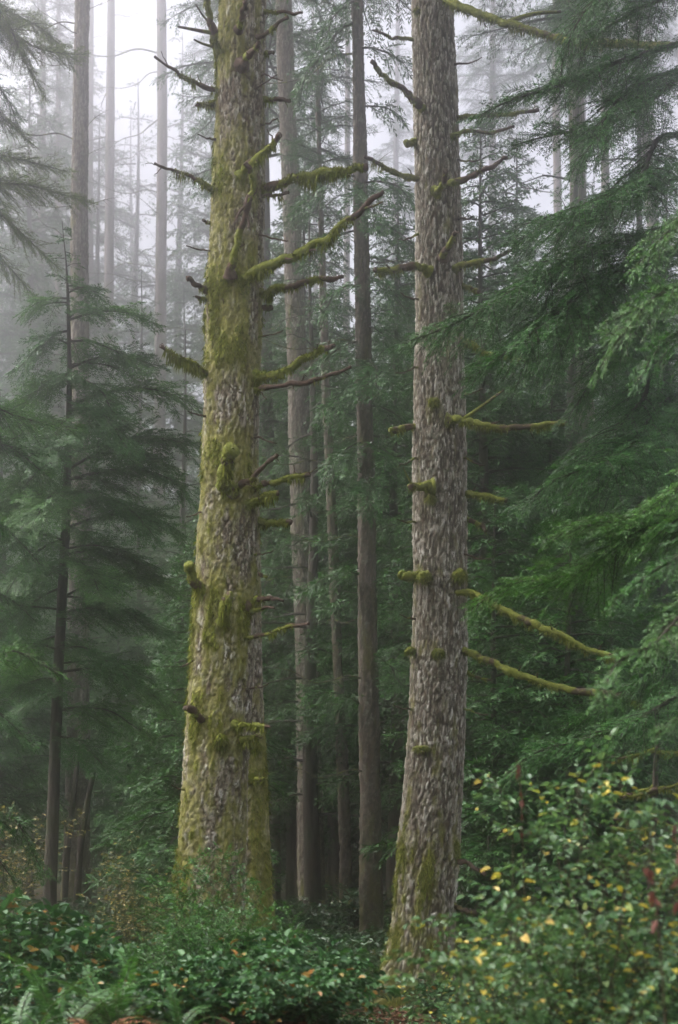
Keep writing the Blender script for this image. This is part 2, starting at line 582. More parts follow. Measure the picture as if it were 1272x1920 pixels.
def moss_tufts(V, moss, Nn, n, rng, lo=.62, front_only=True, lmin=.03, lmax=.09):
    ok = np.where((moss > lo) & (Nn[:, 1] < .35) & (V[:, 2] < 18))[0]
    pick = rng.choice(ok, n)
    P = V[pick] + rng.normal(0, .006, (n, 3))
    D = nrm(Nn[pick] * rng.uniform(.15, .7, (n, 1)) + np.array([0, 0, -1.0]) + rng.normal(0, .25, (n, 3)))
    L = rng.uniform(lmin, lmax, n) * (0.5 + moss[pick])
    mb = MB()
    kites(mb, P, D, L, rng.uniform(.008, .018, n), nrm(Nn[pick] + rng.normal(0, .4, (n, 3))), 0, .35)
    return mb

def blob_moss(blobs, d, base_fn):
    """blobs (x, y, half width, half height, strength) in photo pixels on the camera-facing side"""
    def fn(q3, th, z, xq, rq, seed):
        X = xq + np.cos(th) * rq
        Xp = CX + X / (d + np.sin(th) * rq) * F
        Yp = HY - (z - EYE) / (d + np.sin(th) * rq) * F
        m = base_fn(Xp, Yp, th, z)
        for (bx, by, hw, hh, s) in blobs:
            g = np.exp(-((Xp - bx) / hw) ** 2 - ((Yp - by) / hh) ** 2)
            m = m + s * g * .62
        st = fbm(q3 * np.array([9, 9, 2.2]), 4, seed + 41)
        st2 = fbm(q3 * np.array([22, 22, 7]), 3, seed + 42)
        return np.clip(m + (st - .5) * 1.35 + (st2 - .5) * .65, 0, 1)
    return fn

def mossy_branch(parent, origin, pts, d0, d1, w0, w1, moss=.7, hang=1.0, bare_tip=.12, seed=0, name="branch", forks=()):
    """pts photo pixels from the trunk outwards; widths in photo pixels"""
    rng = np.random.default_rng(seed)
    n = len(pts)
    ds = np.linspace(d0, d1, n)
    P = np.array([px(x, y, dd) for (x, y), dd in zip(pts, ds)])
    C = catmull(P, 12)
    m = len(C)
    t = np.linspace(0, 1, m)
    wob = np.stack([fbm(np.stack([t * 6 + seed * 3.1 + k * 17, t * 0, t * 0], -1), 3, seed + k) - .5 for k in range(3)], -1)
    sc = w0 / F * d0
    Lb = np.linalg.norm(np.diff(C, axis=0), axis=1).sum()
    wob2 = np.stack([fbm(np.stack([t * Lb * 13 + seed * 5.3 + k * 29, t * 0, t * 0], -1), 2, seed + 40 + k) - .5 for k in range(3)], -1)
    C = C + (wob * sc * .7 + wob2 * sc * .45) * np.minimum(1, t * 5)[:, None]
    rad = (w0 + (w1 - w0) * t) * (1.22 if hang > 0 else 1.0) / 2 / F * d0
    rad = rad * (.72 + .56 * fbm(np.stack([t * 9 + seed, t * 0 + 5, t * 0], -1), 3, seed + 9))
    rad = rad * (.78 + .44 * fbm(np.stack([t * Lb * 16 + seed, t * 0 + 9, t * 0], -1), 2, seed + 19))
    rad = rad * (1 + 1.0 * np.exp(-t * m / 2.5))
    rad = np.concatenate([rad, [rad[-1] * .15]])
    C = np.vstack([C, C[-1] + (C[-1] - C[-2]) * .15])
    t = np.concatenate([t, [1.0]])
    mb = MB()
    k = 9
    mk = moss + (fbm(np.stack([t * 5 + seed * 1.7, t * 0, t * 0 + 3], -1), 2, seed + 77) - .5) * 1.9
    mk = mk * (1 - sstep(1 - bare_tip * 1.6, 1 - bare_tip * .6, t))
    tubes(mb, C[None], rad[None], k, 0, {"moss": np.repeat(np.clip(mk, 0, 1), k)})
    for (tf, ex, ey, wf) in forks:
        i = int(tf * (m - 1))
        A = C[i]
        Bp = px(ex, ey, A[1] - .15)
        Q = catmull(np.array([A, (A + Bp) / 2 + rng.normal(0, .02, 3), Bp]), 5)
        rr = np.linspace(wf, wf * .5, len(Q)) / 2 / F * d0
        tubes(mb, Q[None], rr[None], 7, 0, {"moss": np.repeat(np.linspace(moss, moss * .4, len(Q)), 7)})
    for _ in range(int(min(6, Lb * 4.5))):
        i = rng.integers(m // 5, m - 2)
        tg = nrm(C[i + 1] - C[i - 1])
        D = nrm(tg * rng.uniform(.2, .9) + nrm(rng.normal(0, 1, 3)) * .8)
        l = rng.uniform(.04, .22) * min(1, Lb)
        Q = C[i] + D * l * np.linspace(0, 1, 5)[:, None] + rng.normal(0, .012 * min(1, l * 8), (5, 3)) * np.linspace(0, 1, 5)[:, None]
        tubes(mb, Q[None], (np.linspace(.30, .12, 5) * rad[i] + .0015)[None], 5, 0, {"moss": np.full(25, rng.uniform(0, .5))})
    br = link(name, mb.mesh(name, [M['twig']], origin), parent)
    if hang > 0:
        L = np.linalg.norm(np.diff(C, axis=0), axis=1).sum()
        ns = int(L * 900 * hang) + 60
        tt = rng.uniform(0, 1 - bare_tip * .8, ns)
        dens = np.interp(tt, t, np.clip(mk, 0, 1))
        tt = tt[dens > rng.uniform(.15, .75, ns)]
        ns = len(tt)
        if ns > 5:
            pos = np.stack([np.interp(tt, t, C[:, q]) for q in range(3)], -1)
            rr = np.interp(tt, t, rad)
            tg = nrm(np.stack([np.interp(tt, t[:-1], np.gradient(C[:-1, q])) for q in range(3)], -1))
            ref = np.where(np.abs(tg[:, 2:3]) > .8, np.array([[1.0, 0, 0]]), np.array([[0, 0, 1.0]]))
            S = nrm(np.cross(tg, ref))
            U = np.cross(S, tg)
            a = rng.uniform(0, 2 * math.pi, ns)
            O = S * np.cos(a)[:, None] + U * np.sin(a)[:, None]
            under = O[:, 2] < -.2
            D = nrm(O * .55 + np.array([0, 0, -1.0]) * np.where(under, 1.3, .25)[:, None] + rng.normal(0, .22, (ns, 3)))
            clump = fbm(np.stack([tt * L * 7 + seed, tt * 0, tt * 0], -1), 2, seed + 5)
            Ls = np.where(under, rng.uniform(.03, .085, ns) * (0.35 + 1.7 * np.clip(clump - .3, 0, 1) * 1.6), rng.uniform(.015, .035, ns)) * (.7 + .3 * min(hang, 1.5))
            m2 = MB()
            kites(m2, pos + O * rr[:, None] * .7, D, Ls, rng.uniform(.009, .021, ns), nrm(O + rng.normal(0, .5, (ns, 3))), 0, .3)
            link("moss", m2.mesh("moss", [M['moss']], origin), br)
    return br

def moss_knob(parent, origin, x, y, d, w, h, seed, n=260, name="knob"):
    rng = np.random.default_rng(seed)
    c = px(x, y, d)
    hw, hh = w / 2 / F * d, h / 2 / F * d
    nu, nv = 14, 9
    th, ph = np.meshgrid(np.linspace(0, 2 * math.pi, nu, endpoint=False), np.linspace(-1.5, 1.5, nv))
    Dr = np.stack([np.cos(th) * np.cos(ph), np.sin(th) * np.cos(ph), np.sin(ph)], -1).reshape(-1, 3)
    k = .75 + .6 * fbm(Dr * 2.2 + seed, 3, seed)
    V = c + Dr * np.array([hw, hw * .9, hh]) * k[:, None]
    i = np.arange(nu * nv).reshape(nv, nu)
    a, b = i[:-1], i[1:]
    f = np.stack([a, np.roll(a, -1, 1), np.roll(b, -1, 1), b], -1).reshape(-1, 4)
    mb = MB()
    mb.add(V, f, 0, {"moss": .8 + 0 * k}, True)
    o = link(name, mb.mesh(name, [M['twig']], origin), parent)
    Dn = nrm(rng.normal(0, 1, (n, 3)))
    Dn[:, 1] = -np.abs(Dn[:, 1])
    kk = .75 + .6 * fbm(Dn * 2.2 + seed, 3, seed)
    P = c + Dn * np.array([hw, hw * .9, hh]) * kk[:, None]
    D = nrm(Dn * .6 + np.array([0, 0, -.9]) + rng.normal(0, .25, (n, 3)))
    m2 = MB()
    kites(m2, P, D, rng.uniform(.03, .09, n), rng.uniform(.008, .016, n), Dn, 0, .3)
    link("moss", m2.mesh("moss", [M['moss']], origin), o)
    return o

# ------------------------------------------------------------------ conifer boughs
def bough(mb, spine, rng, r0, lside, spacing=.075, sag=.22, t0=.12, fine=True, leafL=.045, leafW=.013, roll=.22, l2=.055, wood=0, leafm=1, a0=1.0, a1=.55):
    """one hemlock bough on a 3-D spine: wood, side shoots, twigs, needles"""
    C = catmull(spine, 8)
    seg = np.linalg.norm(np.diff(C, axis=0), axis=1)
    s = np.concatenate([[0], np.cumsum(seg)])
    L = s[-1]
    t = s / L
    tubes(mb, C[None], (r0 * (1 - t) ** .8 + .003)[None], 6, wood)
    k = max(4, int(L * (1 - t0) / spacing))
    tq = t0 + (1 - t0) * (np.arange(k) + rng.uniform(-.3, .3, k) + .5) / k
    tq = np.clip(tq, 0, .995)
    pos = np.stack([np.interp(tq, t, C[:, q]) for q in range(3)], -1)
    tg = nrm(np.stack([np.interp(tq, t, np.gradient(C[:, q], t)) for q in range(3)], -1))
    up = np.array([0, 0, 1.0]) + rng.normal(0, .15, (k, 3))
    N = nrm(up - tg * (up * tg).sum(-1, keepdims=True))
    B = nrm(np.cross(N, tg))
    side = np.where(np.arange(k) % 2 == 0, 1.0, -1.0)
    ang = a0 + (a1 - a0) * tq + rng.normal(0, .14, k)
    D = nrm(tg * np.cos(ang)[:, None] + B * (np.sin(ang) * side)[:, None] + N * rng.normal(-.05, roll, k)[:, None])
    prof = np.minimum(1.0, .35 + (tq - t0) * 2.2) * ((1 - tq) ** .62) + .10
    Ls = lside * prof * rng.uniform(.6, 1.2, k)
    e = .16 if fine else .1
    q = np.linspace(0, 1, 4)
    Pp = pos[:, None] + D[:, None] * (Ls[:, None] * q)[..., None]
    Pp[..., 2] -= sag * (Ls[:, None] * q) ** 2
    tubes(mb, Pp, (r0 * .22 * (Ls / lside)[:, None] * (1 - q * .8)[None] + .0015), 3, wood)
    p2, d2, n2l, n2 = shoots(rng, pos, D, Ls, N, sag, l2, .08, 1.0, 1.0, .6, lambda t: .34 * (1 - t) ** .7 + .06, 3, roll)
    # tips of the side shoots and of the bough itself
    tipD = D.copy(); tipD[:, 2] -= 2 * sag * Ls; tipD = nrm(tipD)
    p2 = np.vstack([p2, Pp[:, -1] - tipD * .02]); d2 = np.vstack([d2, tipD]); n2l = np.concatenate([n2l, np.full(k, .07)]); n2 = np.vstack([n2, N])
    n2l = np.maximum(n2l, leafL * .9)
    if fine:
        p3, d3, l3, n3 = shoots(rng, p2, d2, n2l, n2, sag * 1.5, leafL * .36, 0, 1.0, .8, .45, lambda t: 0 * t + 1, 2, .25)
        kites(mb, p3, d3, leafL * rng.uniform(.7, 1.2, len(p3)), leafW * rng.uniform(.8, 1.2, len(p3)), nrm(n3 + rng.normal(0, .32, n3.shape)), leafm)
    else:
        kites(mb, p2, d2, np.maximum(n2l, leafL) * rng.uniform(.9, 1.3, len(p2)), leafW * rng.uniform(.7, 1.3, len(p2)), nrm(n2 + rng.normal(0, .35, n2.shape)), leafm)

def crown_mb(rng, z0, z1, lmax, nb, top_pow=.75, droop=.28, rise=.15, low=.6, **kw):
    """hemlock crown round the local z axis between z0 and z1"""
    mb = MB()
    H = z1 - z0
    for i in range(nb):
        f = (i + rng.uniform(0, 1)) / nb
        f = f ** .92
        z = z0 + H * f
        Lb = lmax * ((1 - f) ** top_pow * min(1.0, low + f * 2.5)) * rng.uniform(.65, 1.15) + .18
        az = i * 2.399 + rng.normal(0, .35)
        dr = np.array([math.cos(az), math.sin(az), 0])
        pts = []
        for q in np.linspace(0, 1, 5):
            pts.append(dr * Lb * q + np.array([0, 0, z + rise * Lb * q - droop * Lb * q * q]) + rng.normal(0, .03 * Lb, 3) * q)
        bough(mb, np.array(pts), rng, .008 + .010 * Lb, min(.95, .34 * Lb + .12), **kw)
    return mb

def simple_trunk(mb, ctrl, d, top, base, nu=18, seed=0, mat=0, origin_x=0.0):
    z, x, r = axis_from(ctrl, d, top, base)
    zq = np.linspace(base, top, 90)
    xq, rq = np.interp(zq, z, x), np.interp(zq, z, r)
    k = np.hanning(9); k /= k.sum()
    xq = np.convolve(np.pad(xq, 4, 'edge'), k, 'same')[4:-4]
    rq = np.convolve(np.pad(rq, 4, 'edge'), k, 'same')[4:-4]
    th = np.arange(nu) * 2 * math.pi / nu
    TH, Z = np.meshgrid(th, zq)
    q3 = np.stack([np.cos(TH), np.sin(TH), Z], -1).reshape(-1, 3)
    b = (fbm(q3 * np.array([3, 3, 2.5]), 3, seed) - .5).reshape(TH.shape)
    rad = rq[:, None] * (1 + .16 * b)
    V = np.stack([xq[:, None] + np.cos(TH) * rad, d + np.sin(TH) * rad, Z], -1)
    i = np.arange(len(zq) * nu).reshape(len(zq), nu)
    a, c = i[:-1], i[1:]
    mb.add(V.reshape(-1, 3), np.stack([a, np.roll(a, -1, 1), np.roll(c, -1, 1), c], -1).reshape(-1, 4), mat, None, True)
    return z, x, r

# shared meshes -------------------------------------------------------
rg = np.random.default_rng(11)
def dead_branch_mesh(L, seed, droop, up):
    rng = np.random.default_rng(seed)
    mb = MB()
    pts = []
    for q in np.linspace(0, 1, 6):
        pts.append([L * q, rng.normal(0, .05 * L) * q, -droop * L * q + up * L * q * q + rng.normal(0, .02 * L)])
    C = catmull(np.array(pts), 5)
    tubes(mb, C[None], (np.linspace(.020, .004, len(C)) * (L / 2) ** .5)[None], 5, 0, {"moss": np.repeat(np.clip(rng.normal(.35, .25, len(C)), 0, 1), 5)})
    for k in range(int(4 + L * 2)):
        i = rng.integers(len(C) // 4, len(C) - 2)
        D = nrm(np.array([.6, rng.choice([-1, 1]) * rng.uniform(.3, .9), rng.uniform(-.5, .25)]))
        l = rng.uniform(.15, .42) * L * .6
        Q = np.stack([C[i] + D * l * q + np.array([0, 0, -.12 * l * q * q]) for q in np.linspace(0, 1, 4)])
        tubes(mb, Q[None], np.linspace(.007, .002, 4)[None], 3, 0, {"moss": np.full(12, .3)})
    return mb.mesh("dead_branch", [M['deadwood']])
DEAD = [dead_branch_mesh(L, 50 + i, dr, up) for i, (L, dr, up) in enumerate([(.9, -.25, 0), (1.5, .1, .2), (2.2, .3, .35), (2.8, .2, .1), (1.2, -.4, .1), (3.2, .35, .3)])]
def drops(z0, z1, lmax, nb, seed, needle, **kw):
    return crown_mb(np.random.default_rng(seed), z0, z1, lmax, nb, **kw).mesh("crown", [M['wood'], M[needle]])
COARSE = dict(fine=False, leafL=.095, leafW=.026, l2=.040, spacing=.048, sag=.6, roll=.42)
MEDIUM = dict(fine=False, leafL=.105, leafW=.036, l2=.036, spacing=.040, sag=.6, roll=.45)
HIGH = [drops(0, 17, 3.9, 85, 61, 'needle', **COARSE), drops(0, 15, 3.3, 75, 62, 'needle', **COARSE), drops(0, 21, 4.4, 95, 63, 'needle', **COARSE)]
FULL = [drops(2.6, 15.5, 3.2, 125, 71, 'needle', **MEDIUM), drops(1.8, 12.5, 3.0, 110, 72, 'needle', **MEDIUM),
        drops(3.4, 19.0, 3.6, 140, 73, 'needle', **MEDIUM), drops(.6, 8.5, 2.4, 90, 74, 'needle', **MEDIUM)]
FULL_H = [15.5, 12.5, 19.0, 8.5]
SPARSE = drops(2.5, 19.0, 3.5, 46, 76, 'needle', fine=False, leafL=.10, leafW=.028, l2=.060, spacing=.085, sag=.5, roll=.4)

def add_dead(root, axis, origin, zs, seed, scale=1.0, az_list=None):
    rng = np.random.default_rng(seed)
    z, x, r = axis
    for i, zz in enumerate(zs):
        o = link("dead_branch", DEAD[rng.integers(len(DEAD))], root)
        o.location = (float(np.interp(zz, z, x)) - origin[0], 0, zz - origin[2])
        az = rng.choice([0, math.pi]) + rng.normal(0, .7) if az_list is None else az_list[i]
        o.rotation_euler = (0, 0, az)
        s = scale * rng.uniform(.7, 1.25)
        o.scale = (s, s, s)

def trunk_tree(name, label, cat, ctrl, d, top, bark, crown=None, crown_z=None, dead=0, dead_range=None, seed=0, group=None, crown_scale=1.0, dead_scale=1.0, fine_y=None):
    bx = (ctrl[-1][0] - CX) / F * d
    gzv = g1(bx, d)
    root = thing(name, (bx, d, gzv), label, cat, group)
    o = (bx, d, gzv)
    if fine_y is not None:
        mossf = blob_moss([], d, lambda Xp, Yp, th, z: np.full(Xp.shape, .13) + .25 * sstep(1450, 1700, Yp))
        mb, _, _, _, ax = trunk_detailed(d, ctrl, top, gzv - .3, 'ridged', mossf, zpix(fine_y, d), .045, .028, seed + 60)
    else:
        mb = MB()
        ax = simple_trunk(mb, ctrl, d, top, gzv - .3, seed=seed)
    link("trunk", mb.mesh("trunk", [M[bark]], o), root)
    if crown is not None:
        c = link("crown", crown, root)
        c.location = (float(np.interp(crown_z, ax[0], ax[1])) - bx, 0, crown_z - gzv)
        c.rotation_euler = (0, 0, seed * 1.3)
        c.scale = (crown_scale,) * 3
    if dead:
        zs = np.linspace(dead_range[0], dead_range[1], dead) + np.random.default_rng(seed + 1).uniform(-.4, .4, dead)
        add_dead(root, ax, o, zs, seed + 2, dead_scale)
    return root, ax, o

def zpix(y, d):
    return EYE - (y - HY) / F * d

# ------------------------------------------------------------------ the mossy tree on the left
def left_tree():
    d = 15.0
    ctrl = [(455, 0, 84), (451, 200, 91), (447, 350, 96), (440, 550, 103), (437, 700, 102), (432, 900, 107), (427, 1050, 113),
            (420, 1200, 119), (414, 1300, 118), (407, 1400, 117), (402, 1500, 120), (398, 1600, 125), (394, 1700, 130), (391, 1800, 142), (389, 1890, 165)]
    bz = g1(px(391, 0, d)[0], d)
    org = (px(391, 0, d)[0], d, bz)
    root = thing("mossy_tree", org, "large tree draped in olive moss with many mossy branch stubs, left of centre", "tree")
    def base(Xp, Yp, th, z):
        b = np.full(Xp.shape, .36)
        b += .13 * sstep(1380, 1640, Yp) + .09 * sstep(1050, 1250, Yp)
        b += -.16 * np.cos(th) * 1.0          # mossier on the left flank
        b -= .12 * sstep(-.2, .6, np.sin(th))
        return b
    blobs = [(425, 100, 38, 55, .5), (425, 30, 30, 60, .15), (430, 330, 55, 70, .5), (400, 400, 20, 60, .25), (430, 520, 60, 60, .5), (425, 650, 60, 100, .5), (470, 640, 30, 80, .15),
             (430, 880, 45, 65, .45), (470, 930, 25, 60, .35), (400, 860, 22, 60, .2), (420, 1130, 60, 65, .5), (475, 1130, 22, 55, .3), (395, 1230, 50, 60, .3), (450, 1220, 25, 90, .3),
             (385, 1350, 35, 45, .45), (445, 1370, 35, 45, .4), (370, 1500, 25, 90, .15), (440, 200, 40, 60, -.32), (445, 440, 40, 45, -.2), (440, 770, 40, 40, -.3),
             (435, 1000, 42, 55, -.42), (430, 1300, 35, 40, -.15), (400, 1460, 40, 60, -.25), (400, 1620, 40, 60, -.1)]
    mb, V, moss, Nn, ax = trunk_detailed(d, ctrl, 30, bz - .4, 'scaly', blob_moss(blobs, d, base), 11.6, .016, .0125, 7)
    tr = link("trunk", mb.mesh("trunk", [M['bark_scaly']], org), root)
    rng = np.random.default_rng(5)
    link("moss", moss_tufts(V, moss, Nn, 9000, rng, lo=.78, lmin=.02, lmax=.055).mesh("moss", [M['moss']], org), tr)
    c = link("crown", HIGH[0], root)
    c.location = (px(470, 0, d)[0] - org[0], 0, 15.5 - bz)
    B = lambda *a, **k: mossy_branch(root, org, *a, **k)
    r = .30
    B([(420, 130), (408, 95), (400, 60), (390, 20), (380, -40), (360, -130)], d, d - .5, 15, 9, .55, .5, .1, 1, forks=[(.40, 335, 50, 8), (.24, 364, 74, 6), (.5, 367, 8, 5)])
    B([(420, 172), (400, 168), (360, 153), (330, 133), (291, 108)], d, d - .6, 9, 3.5, .6, .8, .25, 2)
    B([(420, 198), (400, 195), (385, 197), (368, 199)], d, d - .2, 10, 4, .8, 1.3, .1, 3)
    B([(415, 366), (398, 355), (370, 337), (330, 322), (290, 307)], d, d - .5, 11, 3, .75, .6, .2, 4)
    B([(410, 424), (393, 420), (380, 413)], d, d - .15, 7, 4, .4, .2, .2, 5)
    B([(405, 560), (388, 548), (370, 535), (350, 523)], d, d - .3, 11, 8, .45, .3, .35, 6)
    B([(405, 566), (385, 561), (368, 556)], d, d - .2, 5, 4, .5, .4, .1, 7)
    B([(405, 708), (390, 700), (365, 685), (335, 668), (302, 650)], d, d - .5, 10, 6, .95, 1.5, .06, 8)
    B([(396, 1122), (378, 1105), (362, 1082), (350, 1055)], d - .1, d - .5, 20, 13, 1.0, 1.5, .0, 9)
    B([(392, 1362), (376, 1348), (362, 1336), (350, 1326)], d - .2, d - .5, 16, 9, .9, 1.0, .2, 10)
    B([(424, 912), (424, 890), (430, 862), (442, 842)], d - r, d - r - .45, 20, 22, 1.0, 1.7, 0, 11)
    B([(436, 926), (448, 912), (470, 896), (500, 872), (522, 850)], d - r, d - r - .5, 12, 6, .45, .3, .4, 12)
    B([(465, 925), (490, 908), (510, 905), (545, 897), (583, 892)], d - .15, d - .3, 9, 7, .95, .8, .05, 13)
    B([(465, 945), (485, 938), (505, 930), (524, 928)], d - .2, d - .4, 10, 8, .95, 1.1, .05, 14)
    B([(470, 975), (490, 978), (510, 983), (530, 980), (549, 978)], d, d - .2, 10, 9, .9, .9, .05, 15)
    B([(418, 1165), (420, 1148), (424, 1130), (436, 1119)], d - r, d - r - .4, 15, 16, .9, 1.4, 0, 16)
    B([(470, 1135), (482, 1125), (500, 1121), (530, 1127)], d - .2, d - .4, 12, 4, .75, .8, .5, 17)
    B([(468, 1146), (490, 1141), (516, 1140)], d - .2, d - .4, 7, 4, .6, .5, .4, 18)
    B([(455, 1196), (475, 1193), (510, 1186), (545, 1173), (578, 1170)], d - .2, d - .7, 7, 4.5, .85, .3, .2, 19)
    B([(440, 1358), (455, 1360), (480, 1360), (507, 1363)], d - r, d - r - .3, 9, 5, .9, .8, .1, 20)
    B([(452, 1388), (470, 1384), (490, 1382)], d - .25, d - .4, 9, 7, .9, .8, .05, 21)
    B([(450, 332), (468, 310), (485, 295), (508, 272), (531, 248)], d - .25, d - .6, 15, 8, .7, .8, .15, 22)
    B([(478, 362), (500, 353), (540, 342), (600, 329), (645, 319), (690, 312)], d - .05, d - .5, 15, 11, .95, 1.5, .02, 23, forks=[(.35, 548, 325, 6)])
    B([(480, 370), (500, 367), (520, 366), (542, 360)], d - .1, d - .2, 6, 4, .5, .6, .2, 24)
    B([(450, 528), (470, 519), (505, 500), (560, 478), (620, 440), (665, 402), (716, 357)], d - .22, d - .9, 17, 7, .68, .8, .18, 25, forks=[(.9, 718, 378, 5)])
    B([(478, 552), (500, 547), (545, 538), (595, 526), (646, 520)], d - .05, d - .4, 13, 6, .85, 1.0, .2, 26)
    B([(478, 576), (495, 577), (509, 579)], d, d - .1, 9, 8, .5, .4, .2, 27)
    B([(468, 712), (490, 702), (530, 694), (572, 675), (602, 657), (630, 648)], d - .1, d - .5, 17, 6, .95, 1.5, .14, 28)
    B([(470, 735), (490, 730), (535, 722), (595, 711), (659, 689)], d - .1, d - .6, 10, 5, .45, .7, .2, 29)
    B([(480, 20), (500, 21), (535, 23), (566, 25)], d, d - .2, 7, 4, .5, .4, .2, 30)
    B([(470, 76), (490, 68), (515, 50), (541, 30)], d - .1, d - .4, 8, 5, .5, .3, .3, 31)
    B([(480, 186), (500, 186), (522, 186), (543, 189)], d, d - .2, 8, 6, .6, .6, .2, 32)
    B([(454, 122), (462, 108), (474, 94), (487, 79)], d - r, d - r - .6, 11, 7, .3, .3, .1, 33)
    B([(447, 56), (452, 38), (456, 24), (459, 6)], d - r, d - r - .5, 9, 5, .25, .2, .3, 34)
    B([(432, 520), (436, 490), (450, 435), (468, 375), (474, 335), (462, 305)], d - .30, d - .75, 13, 8, .30, .25, .05, 35, forks=[(.55, 441, 418, 7), (.5, 466, 428, 5)])
    B([(470, 96), (495, 98), (513, 99)], d, d - .1, 7, 5, .5, .4, .2, 36)
    for i, (x, y, tx, ty) in enumerate([(395, 260, 372, 252), (390, 470, 350, 462), (498, 140, 530, 150), (496, 232, 520, 222), (492, 440, 540, 452), (490, 630, 530, 620), (383, 780, 352, 770), (486, 820, 520, 832), (376, 960, 350, 968), (482, 1040, 512, 1034), (360, 1240, 335, 1250), (476, 1290, 505, 1282), (345, 1480, 322, 1472), (470, 170, 520, 140), (430, 600, 418, 560)]):
        B([(x + (12 if tx < x else -12), y + 2), (x, y), ((x + tx) / 2, (y + ty) / 2 + 2), (tx, ty)], d - .1, d - .3, 4.5, 2, .2, 0, .4, 700 + i)
    moss_knob(root, org, 415, 1390, d - .34, 26, 26, 37)
    moss_knob(root, org, 480, 1400, d - .2, 22, 20, 38)
    return root
left_tree()

# ------------------------------------------------------------------ second mossy trunk right behind it
def behind_tree():
    d = 18.0
    ctrl = [(449, 600, 62), (450, 800, 66), (452, 1000, 70), (454, 1240, 72), (457, 1350, 74), (460, 1450, 76), (464, 1560, 80), (467, 1680, 84), (470, 1740, 88), (472, 1850, 100)]
    x0 = px(470, 0, d)[0]
    bz = g1(x0, d)
    org = (x0, d, bz)
    root = thing("mossy_tree", org, "slimmer mossy trunk half hidden directly behind the large moss-draped tree left of centre", "tree")
    def base(Xp, Yp, th, z):
        return np.full(Xp.shape, .20) + .52 * sstep(1330, 1470, Yp)
    mb, V, moss, Nn, ax = trunk_detailed(d, ctrl, 29, bz - .4, 'scaly', blob_moss([(490, 1400, 25, 40, .3)], d, base), 9, .022, .017, 17)
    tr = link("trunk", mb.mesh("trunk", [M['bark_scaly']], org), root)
    link("moss", moss_tufts(V, moss, Nn, 4500, np.random.default_rng(6), lmax=.06).mesh("moss", [M['moss']], org), tr)
    c = link("crown", HIGH[1], root)
    c.location = (px(445, 0, d)[0] - x0, 0, 17.5 - bz)
    mossy_branch(root, org, [(470, 1462), (484, 1463), (497, 1463)], d - .3, d - .4, 9, 7, .9, .9, 0, 401)
    mossy_branch(root, org, [(478, 1075), (490, 1078), (500, 1082)], d - .1, d - .2, 7, 4, .4, .3, 0, 402)
behind_tree()

